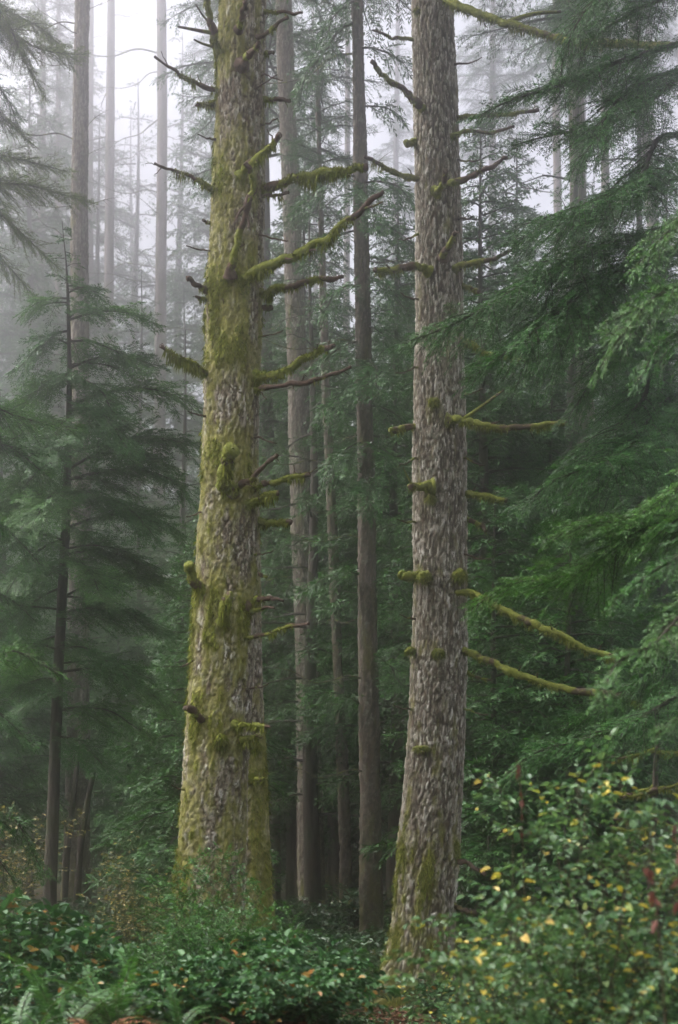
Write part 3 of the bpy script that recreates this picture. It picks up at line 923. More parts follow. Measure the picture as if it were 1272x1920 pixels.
# ------------------------------------------------------------------ the ridged tree right of centre
def right_tree():
    d = 21.0
    ctrl = [(810, -100, 76), (811, 0, 79), (820, 300, 84), (823, 600, 90), (825, 900, 98), (825, 1200, 101), (818, 1400, 105), (811, 1500, 108), (805, 1560, 114), (797, 1700, 116), (791, 1800, 120), (787, 1850, 126), (785, 1895, 132)]
    x0 = px(787, 0, d)[0]
    bz = g1(x0, d)
    org = (x0, d, bz)
    root = thing("ridged_tree", org, "tall tree with furrowed grey-brown bark and a mossy flared foot, right of centre", "tree")
    def base(Xp, Yp, th, z):
        b = np.full(Xp.shape, .07)
        b += (.44 * sstep(1440, 1700, Yp)) * (.50 + .55 * sstep(.35, -.55, np.cos(th)) + .6 * np.exp(-((Yp - 1580) / 60) ** 2) + .45 * sstep(1800, 1870, Yp)) 
        b += .1 * sstep(.5, 1, -np.cos(th)) * sstep(900, 1400, Yp)
        return b
    blobs = [(790, 1400, 32, 28, .5), (785, 1450, 24, 14, .4), (855, 1400, 28, 26, .3), (814, 752, 16, 18, .5), (795, 905, 24, 14, .5), (808, 935, 14, 12, .4), (796, 1078, 24, 24, .55), (860, 1080, 20, 18, .5),
             (822, 1222, 18, 14, .4), (785, 1220, 18, 20, .4), (800, 610, 18, 18, .3), (796, 505, 14, 18, .35), (830, 700, 8, 60, .12), (838, 600, 10, 60, .15)]
    def flare(V, th, z, X, dd):
        out = V.copy()
        for (a, s, h) in ((math.pi * 1.08, 1.0, .34), (math.pi * 1.55, .35, .28), (.2, .35, .25), (2.2, .4, .3)):
            g = np.exp(-((np.mod(th - a + math.pi, 2 * math.pi) - math.pi) / .55) ** 2) * np.exp(-np.clip(z - bz, -.3, None) / h) * s * .62
            out[:, 0] += np.cos(a) * g
            out[:, 1] += np.sin(a) * g
        return out
    mb, V, moss, Nn, ax = trunk_detailed(d, ctrl, 38, bz - .4, 'ridged', blob_moss(blobs, d, base), 16, .022, .0135, 27, flare)
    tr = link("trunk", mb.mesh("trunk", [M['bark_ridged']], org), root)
    link("moss", moss_tufts(V, moss, Nn, 7000, np.random.default_rng(8), .6, lmax=.07).mesh("moss", [M['moss']], org), tr)
    c = link("crown", HIGH[2], root)
    c.location = (px(805, 0, d)[0] - x0, 0, 19.5 - bz)
    B = lambda *a, **k: mossy_branch(root, org, *a, **k)
    r = .42
    B([(795, 205), (780, 195), (755, 170), (725, 145), (696, 117)], d - .2, d - .8, 12, 6, .7, .5, .08, 101)
    B([(795, 78), (778, 75), (745, 72), (720, 65), (698, 57)], d, d - .3, 7, 3, .3, .2, .2, 102)
    B([(795, 340), (778, 334), (745, 326), (715, 311), (687, 294)], d, d - .5, 10, 6, .7, .7, .1, 103)
    B([(790, 268), (776, 268), (760, 269)], d, d - .2, 11, 10, .8, .6, 0, 104)
    B([(805, 510), (790, 504), (760, 502), (730, 504), (702, 505)], d - .3, d - .6, 12, 9, .95, .8, .02, 105)
    B([(840, 218), (862, 218), (900, 217), (950, 213), (1010, 205)], d, d - .5, 8, 5, .8, .5, .1, 106)
    B([(838, 258), (852, 254), (875, 245), (920, 248), (965, 240)], d - .2, d - .6, 8, 4, .5, .4, .15, 107)
    B([(835, 348), (850, 342), (890, 328), (925, 312), (951, 295)], d - .3, d - .8, 11, 5, .6, .5, .15, 108)
    B([(818, 360), (826, 350), (833, 336), (839, 320)], d - r, d - r - .4, 10, 7, .6, .4, .1, 109)
    B([(831, 484), (836, 470), (845, 452), (856, 434)], d - r, d - r - .4, 10, 7, .6, .5, .1, 110)
    B([(845, 506), (863, 500), (900, 491), (935, 480), (964, 467)], d - .2, d - .7, 11, 5, .45, .4, .3, 111)
    B([(855, 534), (870, 536), (886, 541), (902, 549)], d, d - .3, 8, 7, .8, .4, .05, 112)
    B([(855, 630), (878, 642), (900, 655), (930, 669), (960, 676), (997, 677)], d - .1, d - .6, 10, 6, .85, .6, .05, 113)
    B([(838, 787), (860, 787), (880, 789), (910, 797), (960, 803), (1020, 798), (1067, 789)], d - r, d - r - .4, 12, 9, .85, .6, .03, 114, forks=[(.22, 945, 731, 8)])
    B([(792, 798), (775, 800), (752, 803), (731, 806)], d, d - .3, 10, 9, .95, .7, 0, 115)
    B([(812, 912), (796, 911), (782, 910), (770, 913)], d - r, d - r - .15, 14, 10, 1.0, 1.0, 0, 116, forks=[(.9, 756, 876, 4)])
    B([(860, 922), (880, 926), (912, 932), (952, 942)], d, d - .4, 11, 8, .95, .6, .03, 117)
    B([(862, 970), (880, 974), (900, 983), (913, 996)], d, d - .2, 9, 7, .85, .5, .05, 118)
    B([(852, 1113), (880, 1109), (905, 1120), (940, 1140), (975, 1158), (1010, 1175), (1050, 1190), (1100, 1216), (1168, 1241)], d - .25, d - 1.6, 9, 10, .9, .8, .02, 119)
    B([(860, 1218), (880, 1224), (920, 1241), (960, 1262), (1020, 1280), (1090, 1296), (1145, 1302), (1186, 1302)], d - .1, d - 1.4, 11, 11, .78, .9, .0, 120)
    B([(862, 1256), (880, 1264), (897, 1272), (921, 1275)], d, d - .2, 6, 3, .5, .3, .1, 121)
    B([(790, 1222), (775, 1219), (760, 1218)], d - .1, d - .3, 11, 7, .9, .8, 0, 122)
    B([(790, 1082), (775, 1080), (757, 1082)], d - .1, d - .3, 14, 12, 1.0, 1.2, 0, 123)
    B([(838, 1608), (856, 1612), (882, 1622), (911, 1640)], d - .1, d - .5, 10, 6, .5, .4, .1, 124)
    B([(838, 1696), (856, 1700), (875, 1708), (893, 1713)], d - .1, d - .4, 9, 6, .5, .4, .1, 125)
    B([(825, -20), (848, 5), (900, 26), (960, 46), (1040, 70), (1100, 78), (1200, 80), (1262, 85)], d - .2, d - 2.2, 12, 9, .95, .8, .0, 126, forks=[(.40, 1052, 22, 9)])
    for i, (x, y, tx, ty) in enumerate([(857, 120, 905, 108), (860, 300, 900, 300), (782, 440, 745, 450), (866, 410, 888, 406), (780, 560, 750, 548), (868, 590, 915, 600), (778, 690, 742, 700), (871, 740, 905, 728), (776, 860, 748, 872), (874, 860, 910, 872), (775, 980, 745, 972), (875, 1040, 920, 1048), (774, 1160, 750, 1150), (875, 1330, 915, 1340), (768, 1330, 738, 1322)]):
        B([(x + (12 if tx < x else -12), y + 2), (x, y), ((x + tx) / 2, (y + ty) / 2 + 3), (tx, ty)], d - .1, d - .4, 4.5, 2, .25, 0, .3, 750 + i)
    for i, (x, y, ww, hh) in enumerate([(796, 1082, 26, 24), (862, 1079, 26, 24), (822, 1224, 22, 16), (814, 755, 20, 18), (808, 936, 18, 16), (790, 1404, 30, 12), (822, 1720, 20, 18), (782, 20, 10, 8)]):
        moss_knob(root, org, x, y, d - .38, ww, hh, 130 + i, 220)
right_tree()

# ------------------------------------------------------------------ trunks standing behind
Q = lambda y, d: zpix(y, d)
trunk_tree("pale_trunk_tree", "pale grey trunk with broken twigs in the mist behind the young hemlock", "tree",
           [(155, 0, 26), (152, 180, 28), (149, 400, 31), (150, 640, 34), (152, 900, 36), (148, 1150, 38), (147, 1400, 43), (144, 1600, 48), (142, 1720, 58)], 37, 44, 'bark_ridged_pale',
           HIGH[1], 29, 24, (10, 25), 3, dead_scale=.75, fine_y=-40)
trunk_tree("pine_trunk_tree", "brown trunk with pale left edge, between the moss-draped tree and the slim curving trunk", "tree",
           [(533, 0, 30), (536, 150, 31), (548, 400, 34), (560, 760, 38), (567, 1000, 41), (578, 1250, 44), (582, 1500, 47), (586, 1740, 52)], 37, 42, 'bark_ridged_pale',
           HIGH[2], 27, 12, (10, 25), 5, dead_scale=.8, fine_y=-40)
trunk_tree("slim_trunk_tree", "slim dark curving trunk just right of the brown trunk between the two mossy trees", "tree",
           [(598, 250, 8), (604, 480, 11), (613, 760, 16), (622, 950, 18), (634, 1250, 20), (645, 1500, 22), (652, 1750, 25)], 33, 21, 'bark_ridged_dark',
           HIGH[1], 17, 14, (7, 17), 9, crown_scale=.45, dead_scale=.6, fine_y=400)
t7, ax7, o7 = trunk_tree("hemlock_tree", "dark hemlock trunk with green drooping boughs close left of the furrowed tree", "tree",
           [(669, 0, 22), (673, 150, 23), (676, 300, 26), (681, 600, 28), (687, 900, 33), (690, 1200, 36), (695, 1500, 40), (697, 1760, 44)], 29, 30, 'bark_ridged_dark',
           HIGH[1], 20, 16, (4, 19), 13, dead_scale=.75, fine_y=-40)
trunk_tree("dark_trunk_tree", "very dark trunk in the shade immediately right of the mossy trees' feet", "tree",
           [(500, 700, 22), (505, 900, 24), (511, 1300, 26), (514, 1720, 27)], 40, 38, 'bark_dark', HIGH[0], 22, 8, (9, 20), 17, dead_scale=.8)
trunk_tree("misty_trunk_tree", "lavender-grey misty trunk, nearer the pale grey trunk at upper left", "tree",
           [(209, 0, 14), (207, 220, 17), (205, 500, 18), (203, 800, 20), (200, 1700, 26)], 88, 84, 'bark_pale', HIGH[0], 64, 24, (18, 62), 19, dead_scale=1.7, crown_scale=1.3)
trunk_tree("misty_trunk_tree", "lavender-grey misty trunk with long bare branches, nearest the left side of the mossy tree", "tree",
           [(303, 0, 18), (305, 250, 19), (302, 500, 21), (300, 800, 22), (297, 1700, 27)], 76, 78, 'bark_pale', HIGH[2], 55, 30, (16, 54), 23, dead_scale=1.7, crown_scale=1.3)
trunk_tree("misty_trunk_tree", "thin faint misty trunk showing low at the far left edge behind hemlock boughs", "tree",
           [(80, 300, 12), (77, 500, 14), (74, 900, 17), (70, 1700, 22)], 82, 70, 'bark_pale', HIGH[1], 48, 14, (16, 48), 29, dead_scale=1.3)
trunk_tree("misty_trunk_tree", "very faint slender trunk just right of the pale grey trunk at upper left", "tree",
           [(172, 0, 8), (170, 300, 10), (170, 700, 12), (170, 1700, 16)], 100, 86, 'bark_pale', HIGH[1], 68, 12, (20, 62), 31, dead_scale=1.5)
trunk_tree("leaning_trunk_tree", "pale leaning trunk in the mist along the right edge behind hemlock boughs", "tree",
           [(1186, 0, 20), (1204, 200, 22), (1230, 480, 24), (1250, 740, 26), (1262, 1000, 28), (1275, 1700, 34)], 43, 44, 'bark_pale', HIGH[0], 30, 12, (8, 26), 37)
trunk_tree("shaded_trunk_tree", "stout furrowed trunk in deep shade behind the yellowing bush at lower right", "tree",
           [(1092, 700, 36), (1105, 950, 40), (1116, 1200, 45), (1122, 1400, 48), (1124, 1740, 56)], 34, 36, 'bark_ridged_pale', HIGH[2], 21, 10, (5, 18), 41, dead_scale=.7, fine_y=600)
trunk_tree("shaded_trunk_tree", "slim grey trunk among hemlock boughs at lower right, right of the stout shaded trunk", "tree",
           [(1138, 600, 18), (1147, 900, 22), (1150, 1180, 24), (1152, 1700, 28)], 42, 40, 'bark_pale', HIGH[1], 26, 8, (8, 22), 43)
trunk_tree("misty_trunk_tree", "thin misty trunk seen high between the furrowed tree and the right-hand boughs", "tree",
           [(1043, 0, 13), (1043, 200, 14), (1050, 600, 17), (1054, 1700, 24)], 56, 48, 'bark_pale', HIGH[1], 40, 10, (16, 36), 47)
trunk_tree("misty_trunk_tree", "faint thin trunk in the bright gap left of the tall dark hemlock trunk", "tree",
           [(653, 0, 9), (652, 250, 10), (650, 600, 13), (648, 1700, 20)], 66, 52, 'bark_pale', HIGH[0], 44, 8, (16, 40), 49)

def pole(name, label, pts, d, w0, w1, seed, bark='bark_dark'):
    P = np.array([px(x, y, d) for x, y in pts])
    P[0, 2] = g1(P[0, 0], d) - .1
    C = catmull(P, 6)
    mb = MB()
    tubes(mb, C[None], (np.linspace(w0, w1, len(C)) / 2 / F * d * (.85 + .3 * vnoise(np.stack([np.arange(len(C)) * .7, np.zeros(len(C)), np.zeros(len(C)) + seed], -1), seed)))[None], 9, 0, {"moss": np.full(len(C) * 9, .2)})
    o = link(name, mb.mesh(name, [M[bark]], P[0]), None, tuple(P[0]))
    tag(o, label, "dead trunk")
pole("dead_pole", "thin dark dead pole leaning at the foot of the pale trunk at left", [(119, 1720), (126, 1600), (140, 1480), (149, 1400)], 29, 14, 7, 3)
pole("dead_pole", "dark dead pole leaning right across the pale trunk's base at left", [(140, 1720), (150, 1600), (165, 1500), (177, 1445)], 28.5, 16, 8, 4)

# ------------------------------------------------------------------ young hemlock at left
def young_hemlock():
    d = 22.5
    ctrl = [(116, 420, 1.2), (124, 480, 2.5), (128, 560, 6), (131, 700, 9), (128, 850, 13), (123, 1000, 17), (110, 1250, 20), (102, 1450, 22), (95, 1650, 25)]
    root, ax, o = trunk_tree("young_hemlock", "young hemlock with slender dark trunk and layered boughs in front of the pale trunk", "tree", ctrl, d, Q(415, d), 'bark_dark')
    rng = np.random.default_rng(91)
    hand = [  # y on trunk, tip (x, y), depth offset of the tip, side shoot length
        (560, 40, 590, -.3, .45), (550, 180, 545, -.2, .35), (600, 300, 610, .1, .5), (620, 25, 700, -.6, .6), (640, 265, 700, -.6, .5), (690, 312, 690, .3, .5),
        (700, 30, 780, .4, .6), (715, 230, 790, -1.0, .6), (760, 378, 765, -.2, .6), (770, 250, 850, -1.3, .7), (790, -20, 860, -.6, .8), (800, 90, 880, -1.8, .7),
        (850, 330, 880, .6, .7), (880, 385, 835, .2, .75), (860, 0, 960, .3, .8), (900, 370, 935, -.5, .75), (920, 60, 1000, -1.6, .8), (940, 300, 1010, -1.0, .7),
        (960, -30, 1010, -.3, .8), (990, 340, 1000, .9, .7), (1010, 10, 1120, -.8, .8), (1040, 300, 1080, .4, .7), (1060, 200, 1130, -1.6, .7), (1100, 30, 1180, .4, .7),
        (1120, 330, 1100, 1.0, .7), (1150, 320, 1190, -.3, .7), (1190, 10, 1280, .6, .7), (1220, 250, 1290, -1.2, .6), (1260, 330, 1330, .4, .7), (1300, 20, 1360, -.4, .6), (1330, 280, 1380, .1, .6), (1380, 210, 1460, -.8, .6)]
    for i, (y, tx, ty, dd, ls) in enumerate(hand):
        x0 = np.interp(y, [c[1] for c in ctrl], [c[0] for c in ctrl])
        a, b = px(x0, y, d), px(tx, ty, d + dd)
        L = np.linalg.norm(b - a)
        pts = [a + (b - a) * q + np.array([0, 0, .13 * L * math.sin(q * math.pi)]) + rng.normal(0, .02 * L, 3) * q for q in (0, .3, .6, .85, 1)]
        mb = MB()
        bough(mb, np.array(pts), rng, .008 + .007 * L, ls * 1.2, spacing=.027, leafL=.046, leafW=.015, l2=.028, sag=.26, roll=.24)
        mb_fresh = i % 2 == 0
        link("bough", mb.mesh("bough", [M['wood'], M['needle_fresh' if mb_fresh else 'needle']], o), root)
    for i in range(30):
        y = 545 + i * 27 + rng.uniform(-10, 10)
        x0 = np.interp(y, [c[1] for c in ctrl], [c[0] for c in ctrl])
        a = px(x0, y, d)
        az = i * 2.399 + .6
        Lb = (.75 + .055 * i) * rng.uniform(.7, 1.1) if i < 16 else 1.5 * rng.uniform(.6, 1.1)
        pts = [a + np.array([math.cos(az) * Lb * q, math.sin(az) * Lb * q, Lb * (.22 * q - .38 * q * q)]) for q in (0, .35, .7, 1)]
        mb = MB()
        bough(mb, np.array(pts), rng, .008 + .006 * Lb, .45 + .12 * Lb, spacing=.03, leafL=.046, leafW=.015, l2=.03, sag=.3, roll=.3)
        link("bough", mb.mesh("bough", [M['wood'], M['needle']], o), root)
    mb = MB()
    for i in range(9):
        y = 430 + i * 14
        x0 = np.interp(y, [c[1] for c in ctrl], [c[0] for c in ctrl])
        a = px(x0, y, d)
        az = i * 2.4
        Lb = .10 + .035 * i
        pts = [a + np.array([math.cos(az), math.sin(az), .25 - .3 * q]) * Lb * q for q in (0, .5, 1)]
        bough(mb, np.array(pts), rng, .004, .10 + .02 * i, spacing=.05, leafL=.045, leafW=.016)
    link("leader_foliage", mb.mesh("leader_foliage", [M['wood'], M['needle']], o), root)
young_hemlock()

# ------------------------------------------------------------------ hemlocks whose boughs hang into the frame
def edge_hemlock(label, trunk, d, top, boughs, needle, seed, bark='bark_dark', crown=None, crown_z=0, fine=1.0, sag=.5, roll=.3):
    root, ax, o = trunk_tree("edge_hemlock", label, "tree", trunk, d, top, bark, crown, crown_z, seed=seed)
    rng = np.random.default_rng(seed)
    for bi, b in enumerate(boughs):
        pts, ls = b[0], b[1]
        kw = dict(b[2]) if len(b) > 2 else {}
        nd = kw.pop('needle', needle)
        P = np.array([px(*p) for p in pts])
        if kw.pop('join', True):
            zj = P[0, 2] + .15
            P = np.vstack([[np.interp(zj, ax[0], ax[1]), d, zj], P])
        L = np.linalg.norm(np.diff(P, axis=0), axis=1).sum()
        P[1:] += rng.normal(0, .012 * L, (len(P) - 1, 3))
        mb = MB()
        k = dict(spacing=.022, leafL=.040, leafW=.0105, l2=.026, sag=sag, roll=roll)
        for q in k:
            if q not in ('sag', 'roll'):
                k[q] *= fine
        k.update(kw)
        bough(mb, P, rng, .010 + .006 * L, ls, **k)
        link("bough", mb.mesh("bough", [M['wood'], M[nd]], o), root)
    return root

edge_hemlock("hemlock at the right edge whose long dark boughs sweep left across the furrowed trunk", [(1330, 0, 18), (1320, 480, 22), (1325, 800, 28), (1335, 1100, 32), (1345, 1700, 38)], 15, 20, [
    ([(1240, 75, 14.8), (1140, 120, 14.4), (1040, 165, 14.0), (950, 198, 13.8), (885, 222, 13.7)], .62),
    ([(1240, -60, 14.6), (1160, -30, 14.2), (1090, 30, 14.0), (1050, 110, 13.9), (1035, 190, 13.9)], .6),
    ([(1250, -10, 15.4), (1180, 20, 15.8), (1110, 80, 16.2), (1075, 150, 16.4)], .55),
    ([(1240, 130, 14.6), (1170, 190, 14.2), (1110, 250, 13.9), (1075, 330, 13.8)], .75),
    ([(1230, 180, 15.6), (1130, 230, 16.0), (1030, 255, 16.5), (960, 270, 16.9)], .6),
    ([(1235, 260, 14.7), (1180, 330, 14.2), (1120, 370, 13.8), (1040, 400, 13.5), (985, 430, 13.3)], .85),
    ([(1220, 360, 15.2), (1130, 400, 15.0), (1040, 430, 14.8), (960, 455, 14.6)], .8),
    ([(1225, 430, 14.8), (1120, 470, 14.3), (980, 540, 13.8), (865, 602, 13.4), (765, 648, 13.2)], .95),
    ([(1220, 470, 14.6), (1130, 530, 14.0), (1030, 590, 13.6), (940, 660, 13.3), (880, 720, 13.1)], .95),
    ([(1225, 500, 15.3), (1130, 560, 15.2), (1040, 640, 15.2), (970, 730, 15.2)], .9),
    ([(1230, 560, 14.7), (1190, 620, 14.3), (1120, 690, 14.0), (1060, 770, 13.8)], .8),
    ([(1245, 680, 14.8), (1190, 750, 14.5), (1130, 830, 14.2), (1050, 880, 14.0), (975, 945, 13.9)], .85),
    ([(1250, 740, 14.4), (1190, 830, 13.8), (1120, 880, 13.3), (1040, 900, 13.1)], .85),
    ([(1255, 800, 15.4), (1180, 880, 15.6), (1100, 950, 15.9), (1030, 990, 16.2)], .85),
    ([(1262, 880, 14.8), (1200, 950, 14.5), (1150, 1000, 14.3), (1100, 1060, 14.1)], .8),
    ([(1300, 1280, 13.5), (1210, 1345, 13.1), (1110, 1385, 12.9), (1000, 1418, 12.7), (930, 1470, 12.6)], .75),
    ([(1300, 1180, 14.5), (1220, 1270, 14.6), (1130, 1330, 14.8), (1060, 1370, 15)], .75),
], 'needle', 201, crown=HIGH[1], crown_z=13, sag=.58)

edge_hemlock("nearer hemlock off the right edge with fresh bright green bough tips", [(1600, 0, 20), (1610, 600, 30), (1620, 1200, 40), (1620, 1900, 46)], 9.5, 13, [
    ([(1400, 330, 9.3), (1310, 400, 9.1), (1240, 450, 9.0), (1196, 505, 9.0)], .5),
    ([(1400, 480, 9.2), (1300, 520, 9.0), (1220, 570, 8.9), (1165, 630, 8.8), (1118, 700, 8.8)], .5),
    ([(1400, 560, 9.4), (1310, 600, 9.4), (1240, 650, 9.4), (1200, 720, 9.4)], .42, {'needle': 'needle'}),
    ([(1420, 850, 10.2), (1310, 880, 10.2), (1200, 935, 10.2), (1100, 985, 10.2), (1025, 1012, 10.2)], .58),
    ([(1420, 900, 9.9), (1300, 960, 10.1), (1190, 1020, 10.3), (1080, 1070, 10.5), (970, 1095, 10.7), (885, 1145, 10.8)], .66),
    ([(1420, 940, 9.5), (1310, 1020, 9.3), (1220, 1080, 9.2), (1150, 1120, 9.1)], .5, {'needle': 'needle'}),
    ([(1430, 1080, 8.4), (1330, 1145, 8.0), (1250, 1195, 7.8), (1180, 1250, 7.7), (1130, 1300, 7.6)], .40),
    ([(1420, 1180, 8.2), (1340, 1240, 7.9), (1280, 1310, 7.8), (1225, 1390, 7.7)], .38),
    ([(1420, 1060, 9), (1330, 1090, 9.2), (1270, 1150, 9.3), (1210, 1240, 9.4)], .42, {'needle': 'needle'}),
], 'needle_fresh', 202, crown=HIGH[1], crown_z=11.5, fine=.72)

edge_hemlock("hemlock off the left edge with pale olive boughs hanging high at upper left", [(-330, 0, 30), (-330, 800, 36), (-330, 1700, 44)], 27, 32, [
    ([(-120, 20, 26.7), (-20, 62, 26.4), (60, 85, 26.3), (120, 92, 26.1), (172, 92, 26.1)], 1.01),
    ([(-120, -60, 26.6), (-40, -10, 26.1), (20, 40, 26.0), (60, 120, 25.9), (85, 195, 25.9)], 0.81),
    ([(-110, 90, 26.4), (-40, 130, 26.1), (10, 170, 26.1), (40, 240, 26.0)], 0.74, {'needle': 'needle'}),
    ([(-120, 290, 26.4), (-20, 335, 26.1), (60, 350, 25.9), (120, 362, 25.9), (168, 372, 25.9)], 0.94),
    ([(-120, 330, 26.0), (-20, 390, 25.6), (50, 430, 25.3), (100, 500, 25.2)], 0.94),
    ([(-120, 420, 26.9), (-30, 450, 26.9), (30, 500, 26.9), (60, 560, 26.9)], 0.81),
    ([(-120, 150, 26.5), (-40, 190, 26.2), (20, 230, 26.0), (60, 290, 26.0)], .8),
    ([(-120, 250, 27), (-20, 290, 27), (60, 310, 27), (130, 330, 27)], .85),
    ([(-110, -20, 27.5), (0, 20, 27.8), (80, 60, 28), (140, 130, 28)], .85),
], 'needle_olive', 203, crown=HIGH[0], crown_z=20, sag=.24, roll=.4)

edge_hemlock("dark green hemlock off the left edge with low boughs beside the young hemlock", [(-420, 0, 30), (-420, 800, 40), (-420, 1750, 50)], 17.5, 16, [
    ([(-170, 680, 17.2), (-60, 730, 17.0), (40, 765, 16.9), (145, 800, 16.8)], .85, {'needle': 'needle_fresh'}),
    ([(-170, 760, 17.4), (-60, 820, 17.4), (30, 860, 17.4), (110, 920, 17.4)], .85),
    ([(-170, 900, 17.2), (-60, 950, 17.0), (20, 1000, 16.9), (80, 1060, 16.9)], .8),
    ([(-170, 1000, 17.6), (-60, 1080, 17.8), (20, 1130, 18.0), (70, 1180, 18.1)], .75),
    ([(-200, 1120, 13.5), (-90, 1165, 13.0), (-10, 1195, 12.7), (45, 1225, 12.5), (92, 1280, 12.4)], .62, {'needle': 'needle_fresh'}),
    ([(-200, 1240, 15.5), (-90, 1280, 15.3), (-10, 1320, 15.2), (60, 1390, 15.1)], .7),
    ([(-200, 1400, 14.2), (-90, 1450, 13.8), (-10, 1490, 13.6), (45, 1550, 13.5), (85, 1630, 13.5)], .66),
    ([(-200, 1480, 14.0), (-90, 1540, 13.8), (-20, 1590, 13.7), (40, 1660, 13.7)], .6),
], 'needle', 204, crown=HIGH[1], crown_z=11, sag=.3)

# boughs on the dark hemlock beside the furrowed tree
rng7 = np.random.default_rng(77)
for (y, tx, ty, dd, ls) in [(40, 560, 190, -.8, .8), (0, 600, 90, -.6, .7), (90, 770, 140, -.6, .6), (200, 760, 230, -.3, .5), (330, 560, 400, -.8, .7), (345, 790, 390, -.9, .8), (350, 700, 430, -1.5, .8), (420, 790, 470, -.3, .8), (430, 570, 500, .4, .8),
                            (520, 770, 590, -.9, .8), (540, 600, 590, -1.0, .8), (610, 760, 680, -.5, .8), (640, 590, 700, -.4, .8), (680, 720, 740, -1.5, .8), (720, 600, 800, -1.0, .9), (760, 790, 820, -.4, .9),
                            (830, 610, 900, -.9, .9), (840, 770, 900, -1.0, .9), (900, 700, 960, -1.5, .7), (1080, 560, 1120, -.8, .8), (1090, 780, 1130, -.6, .7), (1230, 760, 1290, -.8, .7), (1330, 570, 1310, -.5, .6)]:
    xa = float(np.interp(zpix(y, 29), ax7[0], ax7[1]))
    a = np.array([xa, 29, zpix(y, 29)])
    b = px(tx, ty, 29 + dd)
    L = np.linalg.norm(b - a)
    pts = [a + (b - a) * q + np.array([0, 0, .14 * L * math.sin(q * math.pi)]) + rng7.normal(0, .02 * L, 3) * q for q in (0, .3, .6, .85, 1)]
    mb = MB()
    bough(mb, np.array(pts), rng7, .012 + .006 * L, ls, spacing=.034, fine=False, leafL=.10, leafW=.030, l2=.030, sag=.65, roll=.42)
    link("bough", mb.mesh("bough", [M['wood'], M['needle']], o7), t7)
